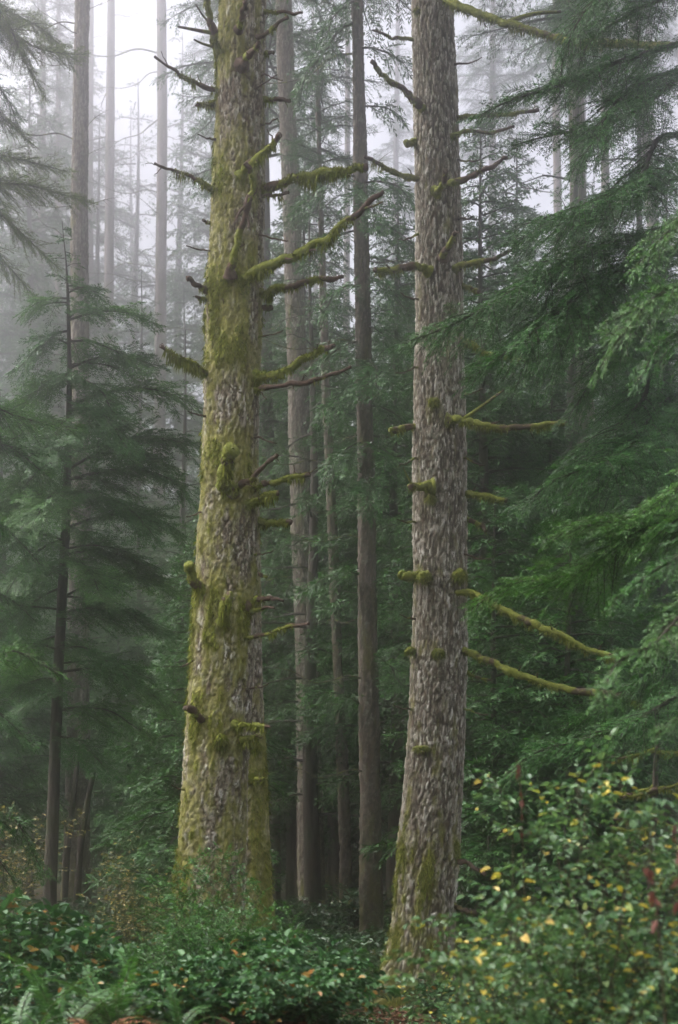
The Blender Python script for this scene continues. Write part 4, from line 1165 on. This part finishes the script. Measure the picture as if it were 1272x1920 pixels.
# ------------------------------------------------------------------ hemlocks filling the middle distance
def full_trunk(H, seed):
    mb = MB()
    zq = np.linspace(-.4, H, 24)
    P = np.stack([.06 * np.sin(zq * .5 + seed), .05 * np.cos(zq * .4), zq], -1)
    tubes(mb, P[None], (.012 * (H - zq) + .01)[None], 10, 0)
    return mb.mesh("trunk", [M['bark_dark']])
FULL_T = [full_trunk(h, i) for i, h in enumerate(FULL_H)]
def hemlock(x, d, k, s, rz, label, group=None):
    X = px(x, 0, d)[0]
    root = thing("hemlock_tree", (X, d, g1(X, d)), label, "tree", group, rz)
    root.scale = (s, s, s)
    link("trunk", FULL_T[2 if k == 4 else k], root)
    link("crown", SPARSE if k == 4 else FULL[k], root)
GH = "hemlocks filling the middle distance"
MID = [
    (345, 32, 1, .75, "bushy hemlock filling the gap left of the big mossy tree below mid-height"),
    (262, 47, 4, .85, "hemlock rising behind the young hemlock's right-hand boughs"),
    (345, 44, 4, .95, "hazy hemlock top just left of the mossy tree near mid-height"),
    (372, 27, 3, .95, "low dark hemlock tucked against the left side of the mossy tree"),
    (-90, 30, 1, .9, "hemlock at the far left behind the young hemlock's trunk"),
    (5, 36, 0, .85, "hazy hemlock at the left edge behind the olive boughs"),
    (170, 45, 0, .95, "dim hemlock behind the pale trunk's lower part"),
    (335, 29, 3, .7, "small shaded hemlock low between the pale trunk and the mossy tree"),
    (500, 43, 2, 1.0, "tall hemlock rising directly right of the mossy tree"),
    (560, 50, 2, 1.15, "tall misty hemlock behind the brown trunk between the mossy trees"),
    (545, 50, 2, .9, "dim hemlock far behind the brown trunk's lower part"),
    (628, 40, 2, .95, "hemlock behind the slim dark curving trunk"),
    (622, 52, 0, 1.0, "dim hemlock deep between the slim trunk and the dark hemlock trunk"),
    (742, 34, 2, .95, "tall hemlock showing just left of the furrowed tree"),
    (765, 44, 2, 1.1, "misty hemlock half hidden behind the left side of the furrowed tree"),
    (735, 41, 1, 1.1, "dark hemlock low at the left of the furrowed tree's foot"),
    (60, 46, 3, 1.3, "small dark hemlock low at the left, behind the pale maple"),
    (150, 52, 3, 1.4, "small dark hemlock deep behind the pale trunk's foot"),
    (225, 44, 3, 1.2, "small dark hemlock low behind the yellow-leaved maple at left"),
    (505, 52, 3, 1.3, "small dark hemlock deep in the shade at the dark trunk's foot"),
    (565, 57, 3, 1.4, "small dark hemlock deep behind the brown trunk's foot"),
    (628, 54, 3, 1.3, "small dark hemlock deep behind the slim trunk's foot"),
    (690, 58, 3, 1.4, "small dark hemlock deep behind the dark hemlock trunk's foot"),
    (745, 52, 3, 1.3, "small dark hemlock deep at the left of the furrowed tree's foot"),
    (1078, 33.5, 4, 1.15, "sparse tall hemlock behind the upper right-hand boughs, over the stout shaded trunk"),
    (1195, 35, 4, 1.2, "sparse tall hemlock in front of the leaning pale trunk at upper right"),
    (585, 34.5, 4, .95, "sparse hemlock whose thin boughs cross the brown and slim trunks"),
    (572, 40, 2, 1.15, "tall hemlock behind the top of the brown trunk"),
    (480, 56, 2, 1.0, "dim hemlock deep in the shade right of the mossy trees' feet"),
    (590, 62, 0, 1.1, "dim hemlock farthest back between the brown trunk and the slim trunk"),
    (660, 60, 2, 1.0, "dim hemlock farthest back behind the dark hemlock trunk's foot"),
    (985, 52, 0, 1.1, "dim hemlock deep behind the two long mossy branches"),
    (120, 56, 0, 1.1, "dim hemlock deep behind the pale trunk"),
    (270, 52, 1, 1.2, "dim hemlock deep behind the shaded maple at left"),
    (905, 31, 2, .95, "dark hemlock immediately right of the furrowed tree"),
    (965, 37, 2, 1.08, "pale-topped hemlock high between the furrowed tree and the right-hand boughs"),
    (1035, 31, 1, 1.0, "dark hemlock behind the two long mossy branches on the right"),
    (1095, 42, 2, 1.15, "misty hemlock behind the stout shaded trunk at right"),
    (1160, 35, 0, 1.0, "hemlock behind the bright bough tips at right"),
    (1245, 31, 2, .9, "hemlock at the right edge behind the dead twiggy sapling"),
    (930, 26, 3, 1.05, "low hemlock in the shade right of the furrowed tree's waist"),
    (1065, 25.5, 3, 1.05, "low dark hemlock just above the yellowing bush"),
    (1190, 40, 2, 1.0, "misty hemlock behind the leaning pale trunk at right"),
    (1275, 46, 2, 1.1, "faint hemlock at the upper right edge"),
    (1145, 27, 3, .85, "small dark hemlock between the stout shaded trunk and the right edge"),
    (845, 40, 2, 1.1, "misty hemlock directly behind the furrowed tree's upper trunk"),
    (430, 44, 2, .9, "hemlock directly behind the mossy tree's trunk"),
    (690, 46, 2, .9, "dim hemlock behind the dark hemlock trunk's lower half"),
]
for i, a in enumerate(MID):
    hemlock(a[0], a[1], a[2], a[3], i * 1.7, a[4], GH)

# ------------------------------------------------------------------ far conifers fading into the mist
def far_proto():
    out = []
    for k, (H, r) in enumerate(((64, .34), (72, .40))):
        mb = MB()
        zq = np.linspace(-1, H, 30)
        P = np.stack([.25 * np.sin(zq * .1 + k), 0 * zq, zq], -1)
        tubes(mb, P[None], (r * (1 - zq / H * .9) + .02)[None], 10, 0)
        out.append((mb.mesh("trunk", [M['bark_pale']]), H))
    return out
FARP = far_proto()
def far_tree(x, d, k, s, seed, label, full=False):
    X = px(x, 0, d)[0]
    root = thing("far_conifer", (X, d, g1(X, d)), label, "tree", "conifers fading into the mist", seed * 1.1)
    if full:
        link("trunk", FULL_T[2], root); link("crown", SPARSE if ((x < 450 and k + x not in (150, 398, 20, 60)) or 560 < x < 660) else FULL[2], root)
        root.scale = (s,) * 3
        return
    me, H = FARP[k]
    link("trunk", me, root)
    c = link("crown", HIGH[seed % 3], root); c.location = (0, 0, H * .58); c.rotation_euler = (0, 0, seed)
    rng = np.random.default_rng(seed)
    for zz in np.linspace(10, H * .6, 16):
        o = link("dead_branch", DEAD[rng.integers(len(DEAD))], root)
        o.location = (0, 0, zz + rng.uniform(-1, 1)); o.rotation_euler = (0, 0, rng.uniform(0, 6.28)); o.scale = (1.2,) * 3
    root.scale = (s,) * 3
FARS = [(338, 108, 0, 3.3, "ghostly full hemlock just right of the nearer lavender trunk", 1), (150, 116, 0, 3.5, "palest full hemlock behind the pale grey trunk's top", 1), (398, 92, 0, 2.7, "ghostly full hemlock touching the mossy tree's left edge", 1), (250, 135, 0, 3.8, "palest tall hemlock filling the gap between the lavender trunks", 1),
    (60, 74, 0, 2.2, "misty full hemlock far behind the olive boughs at upper left", 1), (185, 98, 0, 2.7, "ghostly full hemlock between the pale grey trunk and the lavender trunk", 1), (255, 104, 0, 3.0, "ghostly full hemlock high between the two lavender misty trunks", 1),
    (100, 112, 0, 3.1, "palest full hemlock far left of the pale grey trunk", 1),
    (20, 100, 0, 2.8, "palest full hemlock at the upper left corner", 1), (580, 110, 0, 2.6, "palest full hemlock in the bright gap between the big trees", 1),
    (110, 95, 1, 1.0, "ghostly conifer far behind, left of the pale grey trunk", 0),
    (130, 60, 0, 1.45, "misty full hemlock far behind the pale grey trunk", 1), (262, 66, 0, 1.5, "misty full hemlock low between the two lavender trunks", 1),
    (345, 74, 0, 1.6, "misty full hemlock between the lavender trunk and the mossy tree", 1), (480, 80, 0, 1.1, "ghostly conifer close on the right of the mossy tree's top", 0),
    (515, 64, 0, 1.55, "misty full hemlock high between the mossy tree and the brown trunk", 1), (590, 100, 1, .9, "palest conifer in the bright gap between the two big trees", 0), (625, 90, 0, 1.2, "misty hemlock low in the bright gap between the two big trees", 1),
    (720, 72, 0, 1.7, "misty hemlock between the dark hemlock and the furrowed tree", 1), (745, 95, 1, 1.0, "ghostly conifer just left of the furrowed tree's top", 0), (880, 68, 0, 1.6, "misty hemlock high on the right of the furrowed tree", 1),
    (925, 84, 1, 1.0, "ghostly conifer right of the furrowed tree's top", 0), (1000, 72, 0, 1.7, "misty hemlock behind the long mossy top branch at right", 1), (1085, 78, 1, 1.0, "ghostly trunk behind the upper right boughs", 0),
    (1150, 66, 0, 1.5, "misty hemlock behind the leaning pale trunk's middle", 1), (1225, 76, 0, 1.1, "ghostly conifer at the upper right beside the leaning trunk", 0), (1290, 64, 1, 1.0, "misty conifer cut by the right edge", 0), (430, 60, 0, 1.3, "misty hemlock behind the mossy tree", 1),
    (800, 62, 0, 1.4, "misty hemlock behind the furrowed tree", 1)]
for i, (x, d, k, s, lab, fl) in enumerate(FARS):
    far_tree(x, d, k, s, i + 3, lab, bool(fl))

# ------------------------------------------------------------------ shrubs, ferns, ground plants
def shrub_meshes(seed, nst, h, spread, leafL, leafW, leaf, side, side_sp, leaf_sp, bare=.25, droop=.25, hvar=.45, tilt=.35, curl=.15, stemr=.006):
    rng = np.random.default_rng(seed)
    fo, st = MB(), MB()
    PP, DD, LL, NN = [], [], [], []
    for i in range(nst):
        az = i * 2.399 + rng.normal(0, .3)
        rr = spread * math.sqrt((i + .5) / nst) * rng.uniform(.7, 1.15)
        hh = h * (1 - hvar * rng.random()) * (1 - .35 * (rr / spread) ** 2)
        dr = np.array([math.cos(az), math.sin(az), 0])
        pts = [dr * .06 * spread * rng.random(), dr * rr * .35 + [0, 0, hh * .5], dr * rr * .75 + [0, 0, hh * .88], dr * rr * 1.05 + [0, 0, hh]]
        C = catmull(np.array(pts), 5)
        C[1:] += rng.normal(0, .02 * h, (len(C) - 1, 3))
        s = np.concatenate([[0], np.cumsum(np.linalg.norm(np.diff(C, axis=0), axis=1))])
        t = s / s[-1]
        tubes(st, C[None], (stemr * (1.1 - t))[None], 5, 0)
        k = max(4, int(s[-1] * (1 - bare) / side_sp))
        tq = np.clip(bare + (1 - bare) * (np.arange(k) + rng.uniform(.2, .8, k)) / k, 0, .99)
        pos = np.stack([np.interp(tq, t, C[:, q]) for q in range(3)], -1)
        tg = nrm(np.stack([np.interp(tq, t, np.gradient(C[:, q], t)) for q in range(3)], -1))
        a2 = rng.uniform(0, 2 * math.pi, k)
        hz = np.stack([np.cos(a2), np.sin(a2), rng.uniform(-.1, .5, k)], -1)
        D = nrm(hz + tg * .55 + dr * .25)
        N = nrm(np.array([0, 0, 1.0]) + rng.normal(0, tilt, (k, 3)))
        PP.append(pos); DD.append(D); LL.append(side * (1.05 - .55 * tq) * rng.uniform(.5, 1.2, k)); NN.append(N)
        PP.append(C[-2:-1]); DD.append(tg[-1:]); LL.append(np.array([side * .6])); NN.append(nrm(N[-1:]))
    P, D, L, N = np.vstack(PP), np.vstack(DD), np.concatenate(LL), np.vstack(NN)
    q = np.linspace(0, 1, 3)
    tb = P[:, None] + D[:, None] * (L[:, None] * q)[..., None]
    tb[..., 2] -= droop * (L[:, None] * q) ** 2
    tubes(st, tb, np.repeat((stemr * .4 * (1 - q * .7))[None], len(P), 0), 3, 0)
    p, d2, l2, n2 = shoots(rng, P, D, L, N, droop, leaf_sp, .12, 1.0, 1.05, .5, lambda t: 0 * t + 1, 3, tilt)
    d2 = nrm(d2 + np.array([0, 0, -.18]))
    k = len(p)
    sz = rng.uniform(.6, 1.2, k)
    n2 = nrm(n2 + np.array([0, 0, .6]))
    leaves(fo, p, d2, leafL * sz, leafW * sz * rng.uniform(.85, 1.1, k), n2, 0, .22, curl)
    return fo.mesh("foliage", [M[leaf]]), st.mesh("stem", [M['stem']])

def shrub(name, cat, pair, x, d, label, s=1.0, rz=0.0, group=None, dz=0.0, sz=None):
    X = px(x, 0, d)[0]
    r = thing(name, (X, d, g1(X, d) - .03 + dz), label, cat, group, rz)
    r.scale = (s, s, sz or s)
    link("foliage", pair[0], r)
    link("stem", pair[1], r)
    return r

SAL = [shrub_meshes(301, 34, .95, .75, .092, .062, 'salal', .28, .055, .040), shrub_meshes(302, 38, .75, .85, .088, .060, 'salal', .27, .055, .040), shrub_meshes(303, 28, 1.15, .65, .088, .060, 'salal', .28, .06, .040)]
HUC = [shrub_meshes(311, 30, 1.75, .62, .030, .019, 'huckleberry', .28, .034, .014, .30, hvar=.5), shrub_meshes(312, 32, 1.3, .75, .030, .019, 'huckleberry', .27, .034, .014, .2)]
OSO = [shrub_meshes(321, 27, 2.3, .82, .053, .034, 'osoberry', .42, .085, .034, .25, curl=.25), shrub_meshes(322, 20, 1.7, .85, .052, .033, 'osoberry', .40, .075, .034, .15, curl=.25)]
YEL = [shrub_meshes(331, 14, 1.15, .75, .048, .026, 'yellow_shrub', .32, .115, .042, .15, curl=.3), shrub_meshes(332, 12, .9, .6, .045, .025, 'yellow_shrub', .3, .12, .045, .15, curl=.3)]
MAP = [shrub_meshes(341, 20, 2.9, 1.6, .075, .065, 'maple', .55, .14, .07, .25), ]
LOW = [shrub_meshes(351, 26, .6, .8, .08, .05, 'cover', .24, .055, .045), shrub_meshes(352, 28, .42, .7, .065, .045, 'cover', .22, .055, .04)]

GS = "salal bushes along the foreground"
for a in [
    (505, 10.4, 0, .82, "glossy salal bush at the bottom, directly under the mossy tree"),
    (570, 10.2, 1, .85, "broad-leaved salal bush at the bottom, right of the mossy tree's foot"),
    (430, 9.6, 1, .78, "dense dark salal bush at the bottom edge below the mossy tree"),
    (350, 9.8, 1, .62, "low salal bush at the bottom edge, left of the mossy tree's foot"),
    (545, 9.0, 1, .62, "small salal bush at the bottom edge between the two big trees"),
    (45, 11.2, 0, 1.2, "tall salal bush at the lower left edge"),
    (140, 11.8, 2, .9, "salal bush with a few yellow leaves in front of the pale trunk"),
    (205, 11.6, 0, .62, "salal bush between the pale trunk and the mossy tree"),
    (95, 10.2, 1, .72, "salal bush behind the brown dead fern at lower left"),
    (292, 12.6, 0, .6, "salal bush just left of the mossy tree's foot, behind the ferns"),
    (620, 10.8, 1, .5, "lowest salal bush beside the gap between the two big trees"),
    (1250, 9.5, 0, .95, "dark glossy salal bush at the lower right edge behind the yellowing bush"),
    (1180, 10.5, 2, .95, "glossy dark bush behind the right side of the yellowing bush"),
    (880, 17, 1, 1.0, "salal bush at the foot of the furrowed tree on its right"),
    (820, 15.0, 1, .52, "small dark salal bush in front of the furrowed tree's foot"),
]:
    shrub("salal_bush", "bush", SAL[a[2]], a[0], a[1], a[4], a[3], a[0] * .37, GS)
GB = "small-leaved huckleberry bushes"
for a in [
    (380, 12.4, 0, 1.15, "bright green small-leaved bush standing against the mossy tree's foot"),
    (330, 12.0, 1, .85, "small-leaved green bush left of the mossy tree's foot"),
    (455, 11.6, 1, 1.0, "small-leaved green bush right in front of the mossy tree"),
    (395, 10.8, 1, .95, "small-leaved bush lower in front of the mossy tree, above the salal"),
    (290, 11.2, 1, .6, "small-leaved bush among ferns left of the mossy tree"),
]:
    shrub("huckleberry_bush", "bush", HUC[a[2]], a[0], a[1], a[4], a[3], a[0] * .21, GB)
GO = "tall leafy bushes at lower right"
for a in [
    (1062, 7.0, 0, 1.02, "tall grey-green bush with scattered yellow leaves, in front of the furrowed tree's right side"),
    (1175, 7.8, 0, 1.0, "tall leafy bush with a few yellow leaves, tallest stems at lower right"),
    (962, 8.8, 1, .85, "leafy green bush just right of the furrowed tree's foot"),
    (1150, 6.2, 1, .72, "leafy bush low at the right with mixed green and yellow leaves"),
    (1250, 7.2, 1, .8, "leafy green bush between the tall bush and the right edge"),
    (1030, 6.8, 1, .55, "low leafy bush at the bottom, right of the small fern"),
]:
    shrub("leafy_bush", "bush", OSO[a[2]], a[0], a[1], a[4], a[3], a[0] * .4, GO)
for a in [
    (1215, 6.0, 0, .75, "yellowing bush in the bottom right corner"),
    (1130, 5.8, 1, .65, "yellow-leaved bush at the bottom, under the tall leafy bush"),
    (1275, 6.6, 0, .8, "yellow-leaved bush at the lower right edge"),
    (1075, 6.6, 1, .7, "sparse yellow-leaved bush below the tall leafy bush"),
    (935, 14, 0, 1.15, "yellow-speckled bush in shade right beside the furrowed tree"),
    (90, 12.2, 1, 1.15, "small yellow-leaved bush at lower left above the salal"),
]:
    shrub("yellowing_bush", "bush", YEL[a[2]], a[0], a[1], a[4], a[3], a[0] * .3, "yellowing bushes")
for a in [(255, 25, .85, "yellow-leaved maple in shade left of the mossy tree's foot"), (15, 27, 1.15, "pale yellow-flecked maple at the left edge below the dark boughs"), (318, 24, .6, "small yellow-leaved maple right against the mossy tree's left side"), (640, 40, .6, "tiny yellow-green maple deep between the trunks")]:
    shrub("vine_maple", "small tree", MAP[0], a[0], a[1], a[3], a[2], a[0] * .5, "vine maples in the shade")

rng = np.random.default_rng(404)
LOWS = [(640, 22), (690, 24), (600, 19), (730, 27), (560, 23), (540, 26), (620, 27), (690, 28), (750, 30), (780, 25), (500, 28), (590, 31), (660, 33), (720, 34), (550, 34), (650, 24.5), (610, 24), (575, 20.5),
        (240, 20), (180, 22), (290, 21), (120, 20), (60, 19), (10, 18), (210, 26), (310, 27), (150, 27), (90, 26), (30, 25), (260, 31),
        (900, 22), (960, 24), (1020, 22), (1080, 23), (1140, 22), (1200, 20), (1260, 19), (1240, 25), (1170, 27), (1100, 29), (930, 29), (1000, 30), (1250, 30), (1210, 15), (1260, 13)]
for i, (x, d) in enumerate(LOWS):
    shrub("low_bush", "bush", LOW[i % 2], x, d, "low dark broad-leaved bush covering the shaded ground among the trunks", rng.uniform(1.3, 2.1), i * 1.9, "low bushes on the shaded forest floor")

# ferns
def frond_mesh(seed, mat, L=1.0, arch=.55, nP=34, pl=.105):
    r = np.random.default_rng(seed)
    mb = MB()
    q = np.linspace(0, 1, 10)
    C = np.stack([L * q * (.95 - .1 * q), 0 * q + .04 * np.sin(q * 3 + seed), L * (.78 * q - arch * q * q * 1.15)], -1)
    tubes(mb, C[None], (.004 * (1.1 - q))[None], 4, 1)
    tq = np.linspace(.10, .995, nP)
    pos = np.stack([np.interp(tq, q, C[:, k]) for k in range(3)], -1)
    tg = nrm(np.stack([np.interp(tq, q, np.gradient(C[:, k], q)) for k in range(3)], -1))
    for sd in (-1, 1):
        B = np.array([0, sd, 0.0])
        D = nrm(B * .93 + tg * .35 + np.array([0, 0, -.12]) + r.normal(0, .06, (nP, 3)))
        ln = pl * np.minimum(1, (tq + .05) * 4) * (1 - tq) ** .55 + .012
        N = nrm(np.cross(D, tg) * -sd + r.normal(0, .15, (nP, 3)))
        kites(mb, pos, D, ln * r.uniform(.85, 1.1, nP), np.full(nP, .021), N, 0, .3)
    return mb.mesh("frond", [M[mat], M['stem']])
FR = [frond_mesh(i, 'fern', 1.0, a) for i, a in enumerate((.45, .6, .75))]
FRD = [frond_mesh(i + 5, 'fern_dead', .8, a, 26, .09) for i, a in enumerate((.75, .95))]
def fern(x, d, n, s, label, meshes=FR, name="sword_fern", group="sword ferns", seed=0, dz=0.0):
    X = px(x, 0, d)[0]
    r = thing(name, (X, d, g1(X, d) + dz), label, "fern", group)
    rg2 = np.random.default_rng(int(x * 7 + d * 10) % 9999)
    for i in range(n):
        o = link("frond", meshes[rg2.integers(len(meshes))], r)
        o.rotation_euler = (rg2.normal(0, .12), rg2.uniform(-.55, .12), i * 2 * math.pi / n + rg2.normal(0, .2))
        k = s * rg2.uniform(.75, 1.1)
        o.scale = (k, k, k)
for a in [
    (215, 8.9, 13, .8, "sword fern at lower left beside the rust-brown dead fern", 0), (278, 9.8, 12, .8, "sword fern standing upright left of the mossy tree's bushes", 0),
    (35, 8.4, 13, .9, "large sword fern at the bottom left corner", 0), (110, 8.6, 12, .85, "pale-tipped sword fern at the bottom left", 0),
    (235, 12.8, 14, 1.1, "dark sword fern in front of the pale trunk, behind the salal", 0), (335, 8.8, 10, .55, "small sword fern at the bottom below the small-leaved bush", 0),
    (850, 9.0, 13, .85, "sword fern at the bottom just right of the furrowed tree's foot", 0), (970, 8.0, 13, .85, "dark sword fern at the bottom under the leafy bush", 0), (1060, 8.0, 12, .9, "sword fern at the bottom right among yellow leaves", 0),
    (690, 13.5, 9, .62, "small bright sword fern on the ground between the two big trees", 0), (905, 12.6, 13, .95, "sword fern behind the leafy bush beside the furrowed tree", 0),
    (560, 28, 13, 1.0, "far sword fern in shade right of the mossy trees", 0), (640, 36, 13, 1.1, "sword fern deep between the trunks behind the slim one", 0), (1180, 15, 14, 1.0, "sword fern in shade at the right edge", 0), (725, 30, 13, 1.0, "sword fern in shade left of the furrowed tree", 0),
]:
    fern(a[0], a[1], a[2], a[3], a[4], dz=a[5])
fern(172, 8.2, 13, .8, "rust-brown dead fern collapsed at the bottom left", FRD, "dead_fern", "dead ferns")
fern(70, 8.2, 8, .7, "brown dead fern with bent fronds near the bottom left corner", FRD, "dead_fern", "dead ferns")
fern(745, 16.5, 8, .5, "small brown dead fern on the litter at the furrowed tree's foot", FRD, "dead_fern", "dead ferns", dz=.0)

# dead twiggy sapling at the right
def dead_sapling():
    d = 17.0
    pts = [(1219, 1760), (1221, 1640), (1226, 1540), (1232, 1400), (1240, 1300), (1247, 1180)]
    P = np.array([px(x, y, d) for x, y in pts])
    P[0, 2] = g1(P[0, 0], d) - .1
    root = thing("dead_sapling", tuple(P[0]), "thin dark dead sapling with mossy horizontal twigs near the right edge", "tree")
    C = catmull(P, 6)
    mb = MB()
    tubes(mb, C[None], (np.linspace(15, 7, len(C)) / 2 / F * d)[None], 9, 0, {"moss": np.full(len(C) * 9, .25)})
    link("trunk", mb.mesh("trunk", [M['bark_dark']], P[0]), root)
    for i, (y, tx, ty, dd) in enumerate([(1405, 1135, 1418, -.3), (1410, 1300, 1400, -.2), (1482, 1150, 1490, -.6), (1475, 1155, 1486, .5), (1530, 1150, 1536, -.3), (1535, 1290, 1552, -.3), (1552, 1145, 1550, .3), (1600, 1160, 1604, -.5), (1480, 1300, 1455, -.3), (1330, 1180, 1310, -.3)]):
        x0 = np.interp(-y, [-p[1] for p in pts], [p[0] for p in pts])
        mossy_branch(root, P[0], [(x0, y), (x0 + (tx - x0) * .35, y + (ty - y) * .35 + 5), (x0 + (tx - x0) * .7, y + (ty - y) * .7 + 6), (tx, ty)], d, d + dd, 6, 3.5, .75, .4, .05, 500 + i)
dead_sapling()

# withered stalk with hanging rust leaves, close on the right
def withered(x, d, label, tips, seed):
    rng = np.random.default_rng(seed)
    X = px(x, 0, d)[0]
    org = (X, d, g1(X, d))
    root = thing("withered_stalk", org, label, "plant")
    mb, ml = MB(), MB()
    for (tx, ty) in tips:
        b = px(tx, ty, d)
        a = np.array(org)
        C = catmull(np.array([a, a + (b - a) * .4 + [.05, 0, .15], a + (b - a) * .8 + [.03, 0, .18], b]), 6)
        tubes(mb, C[None], np.linspace(.006, .002, len(C))[None], 5, 0)
        n = 7
        q = rng.uniform(.6, 1, n)
        p = np.stack([np.interp(q, np.linspace(0, 1, len(C)), C[:, k]) for k in range(3)], -1)
        D = nrm(rng.normal(0, .3, (n, 3)) + np.array([0, 0, -1.0]))
        leaves(ml, p, D, rng.uniform(.035, .065, n), rng.uniform(.014, .026, n), nrm(rng.normal(0, 1, (n, 3))), 0, .5, .3)
    link("stem", mb.mesh("stem", [M['stem']], org), root)
    link("foliage", ml.mesh("foliage", [M['rust_leaf']], org), root)
withered(1240, 5.2, "withered stalk with hanging rust-red leaves near the right edge", [(1208, 1610), (1262, 1545)], 71)
withered(965, 7.2, "thin stem with two drooping rust-red leaves above the leafy bush", [(968, 1418)], 72)

# carpet of small ground plants (nobody could count it) and fallen leaves
def carpet():
    rng = np.random.default_rng(909)
    n = 90000
    d = 9 + 36 * rng.random(n) ** 1.3
    x = (rng.uniform(-60, 1330, n) - CX) / F * d
    q = np.stack([x * .8, d * .8, x * 0], -1)
    den = fbm(q, 3, 77)
    keep = den > .42 + .12 * rng.random(n)
    bare = np.exp(-((x - px(775, 0, 19)[0]) / 1.25) ** 2 - ((d - 18.4) / 3.0) ** 2)
    keep &= rng.random(n) > bare * 1.15
    x, d, den = x[keep], d[keep], den[keep]
    n = len(x)
    z = gz(x, d) + rng.random(n) ** .7 * (.10 + .55 * np.clip(den - .42, 0, .4))
    a = rng.uniform(0, 6.283, n)
    D = nrm(np.stack([np.cos(a), np.sin(a), rng.uniform(-.4, .3, n)], -1))
    N = nrm(np.array([0, 0, 1.0]) + rng.normal(0, .4, (n, 3)))
    mb = MB()
    s = rng.uniform(.6, 1.3, n)
    leaves(mb, np.stack([x, d, z], -1), D, .065 * s, .040 * s, N)
    tag(link("ground_cover", mb.mesh("ground_cover", [M['cover']])), "carpet of small dark green leaves covering the forest floor", "ground cover", None, "stuff")
    n = 9000
    d = 7.5 + 26 * rng.random(n) ** 1.2
    x = (rng.uniform(0, 1272, n) - CX) / F * d
    n2 = 5000
    d = np.concatenate([d, rng.normal(18.6, 1.2, n2)]); x = np.concatenate([x, rng.normal(px(765, 0, 18.6)[0], .7, n2)])
    n += n2
    a = rng.uniform(0, 6.283, n)
    D = nrm(np.stack([np.cos(a), np.sin(a), rng.normal(0, .25, n)], -1))
    N = nrm(np.array([0, 0, 1.0]) + rng.normal(0, .35, (n, 3)))
    s = rng.uniform(.5, 1.2, n)
    mb = MB()
    leaves(mb, np.stack([x, d, gz(x, d) + .03 + rng.random(n) * .05], -1), D, .075 * s, .05 * s, N, 0, .2, .3)
    tag(link("leaf_litter", mb.mesh("leaf_litter", [M['litter']])), "rust-brown fallen leaves and twigs on the ground", "leaf litter", None, "stuff")
carpet()

# ------------------------------------------------------------------ the mist
def haze():
    mb = MB()
    x0, x1, y0, y1, z0, z1 = -84, 84, -7, 182, -2.0, 96
    v = [(x, y, z) for z in (z0, z1) for y in (y0, y1) for x in (x0, x1)]
    f = [(0, 2, 3, 1), (4, 5, 7, 6), (0, 1, 5, 4), (2, 6, 7, 3), (0, 4, 6, 2), (1, 3, 7, 5)]
    mb.add(v, f)
    m, t, N = new_mat("mist")
    p = N("ShaderNodeVolumePrincipled")
    p.inputs['Color'].default_value = (.97, .945, .975, 1)
    p.inputs['Density'].default_value = HAZE_DENSITY
    p.inputs['Anisotropy'].default_value = HAZE_ANISO
    o = N("ShaderNodeOutputMaterial")
    t.links.new(p.outputs[0], o.inputs[1])
    tag(link("haze", mb.mesh("haze", [m])), "pale mist filling the forest", "mist", None, "stuff")
haze()
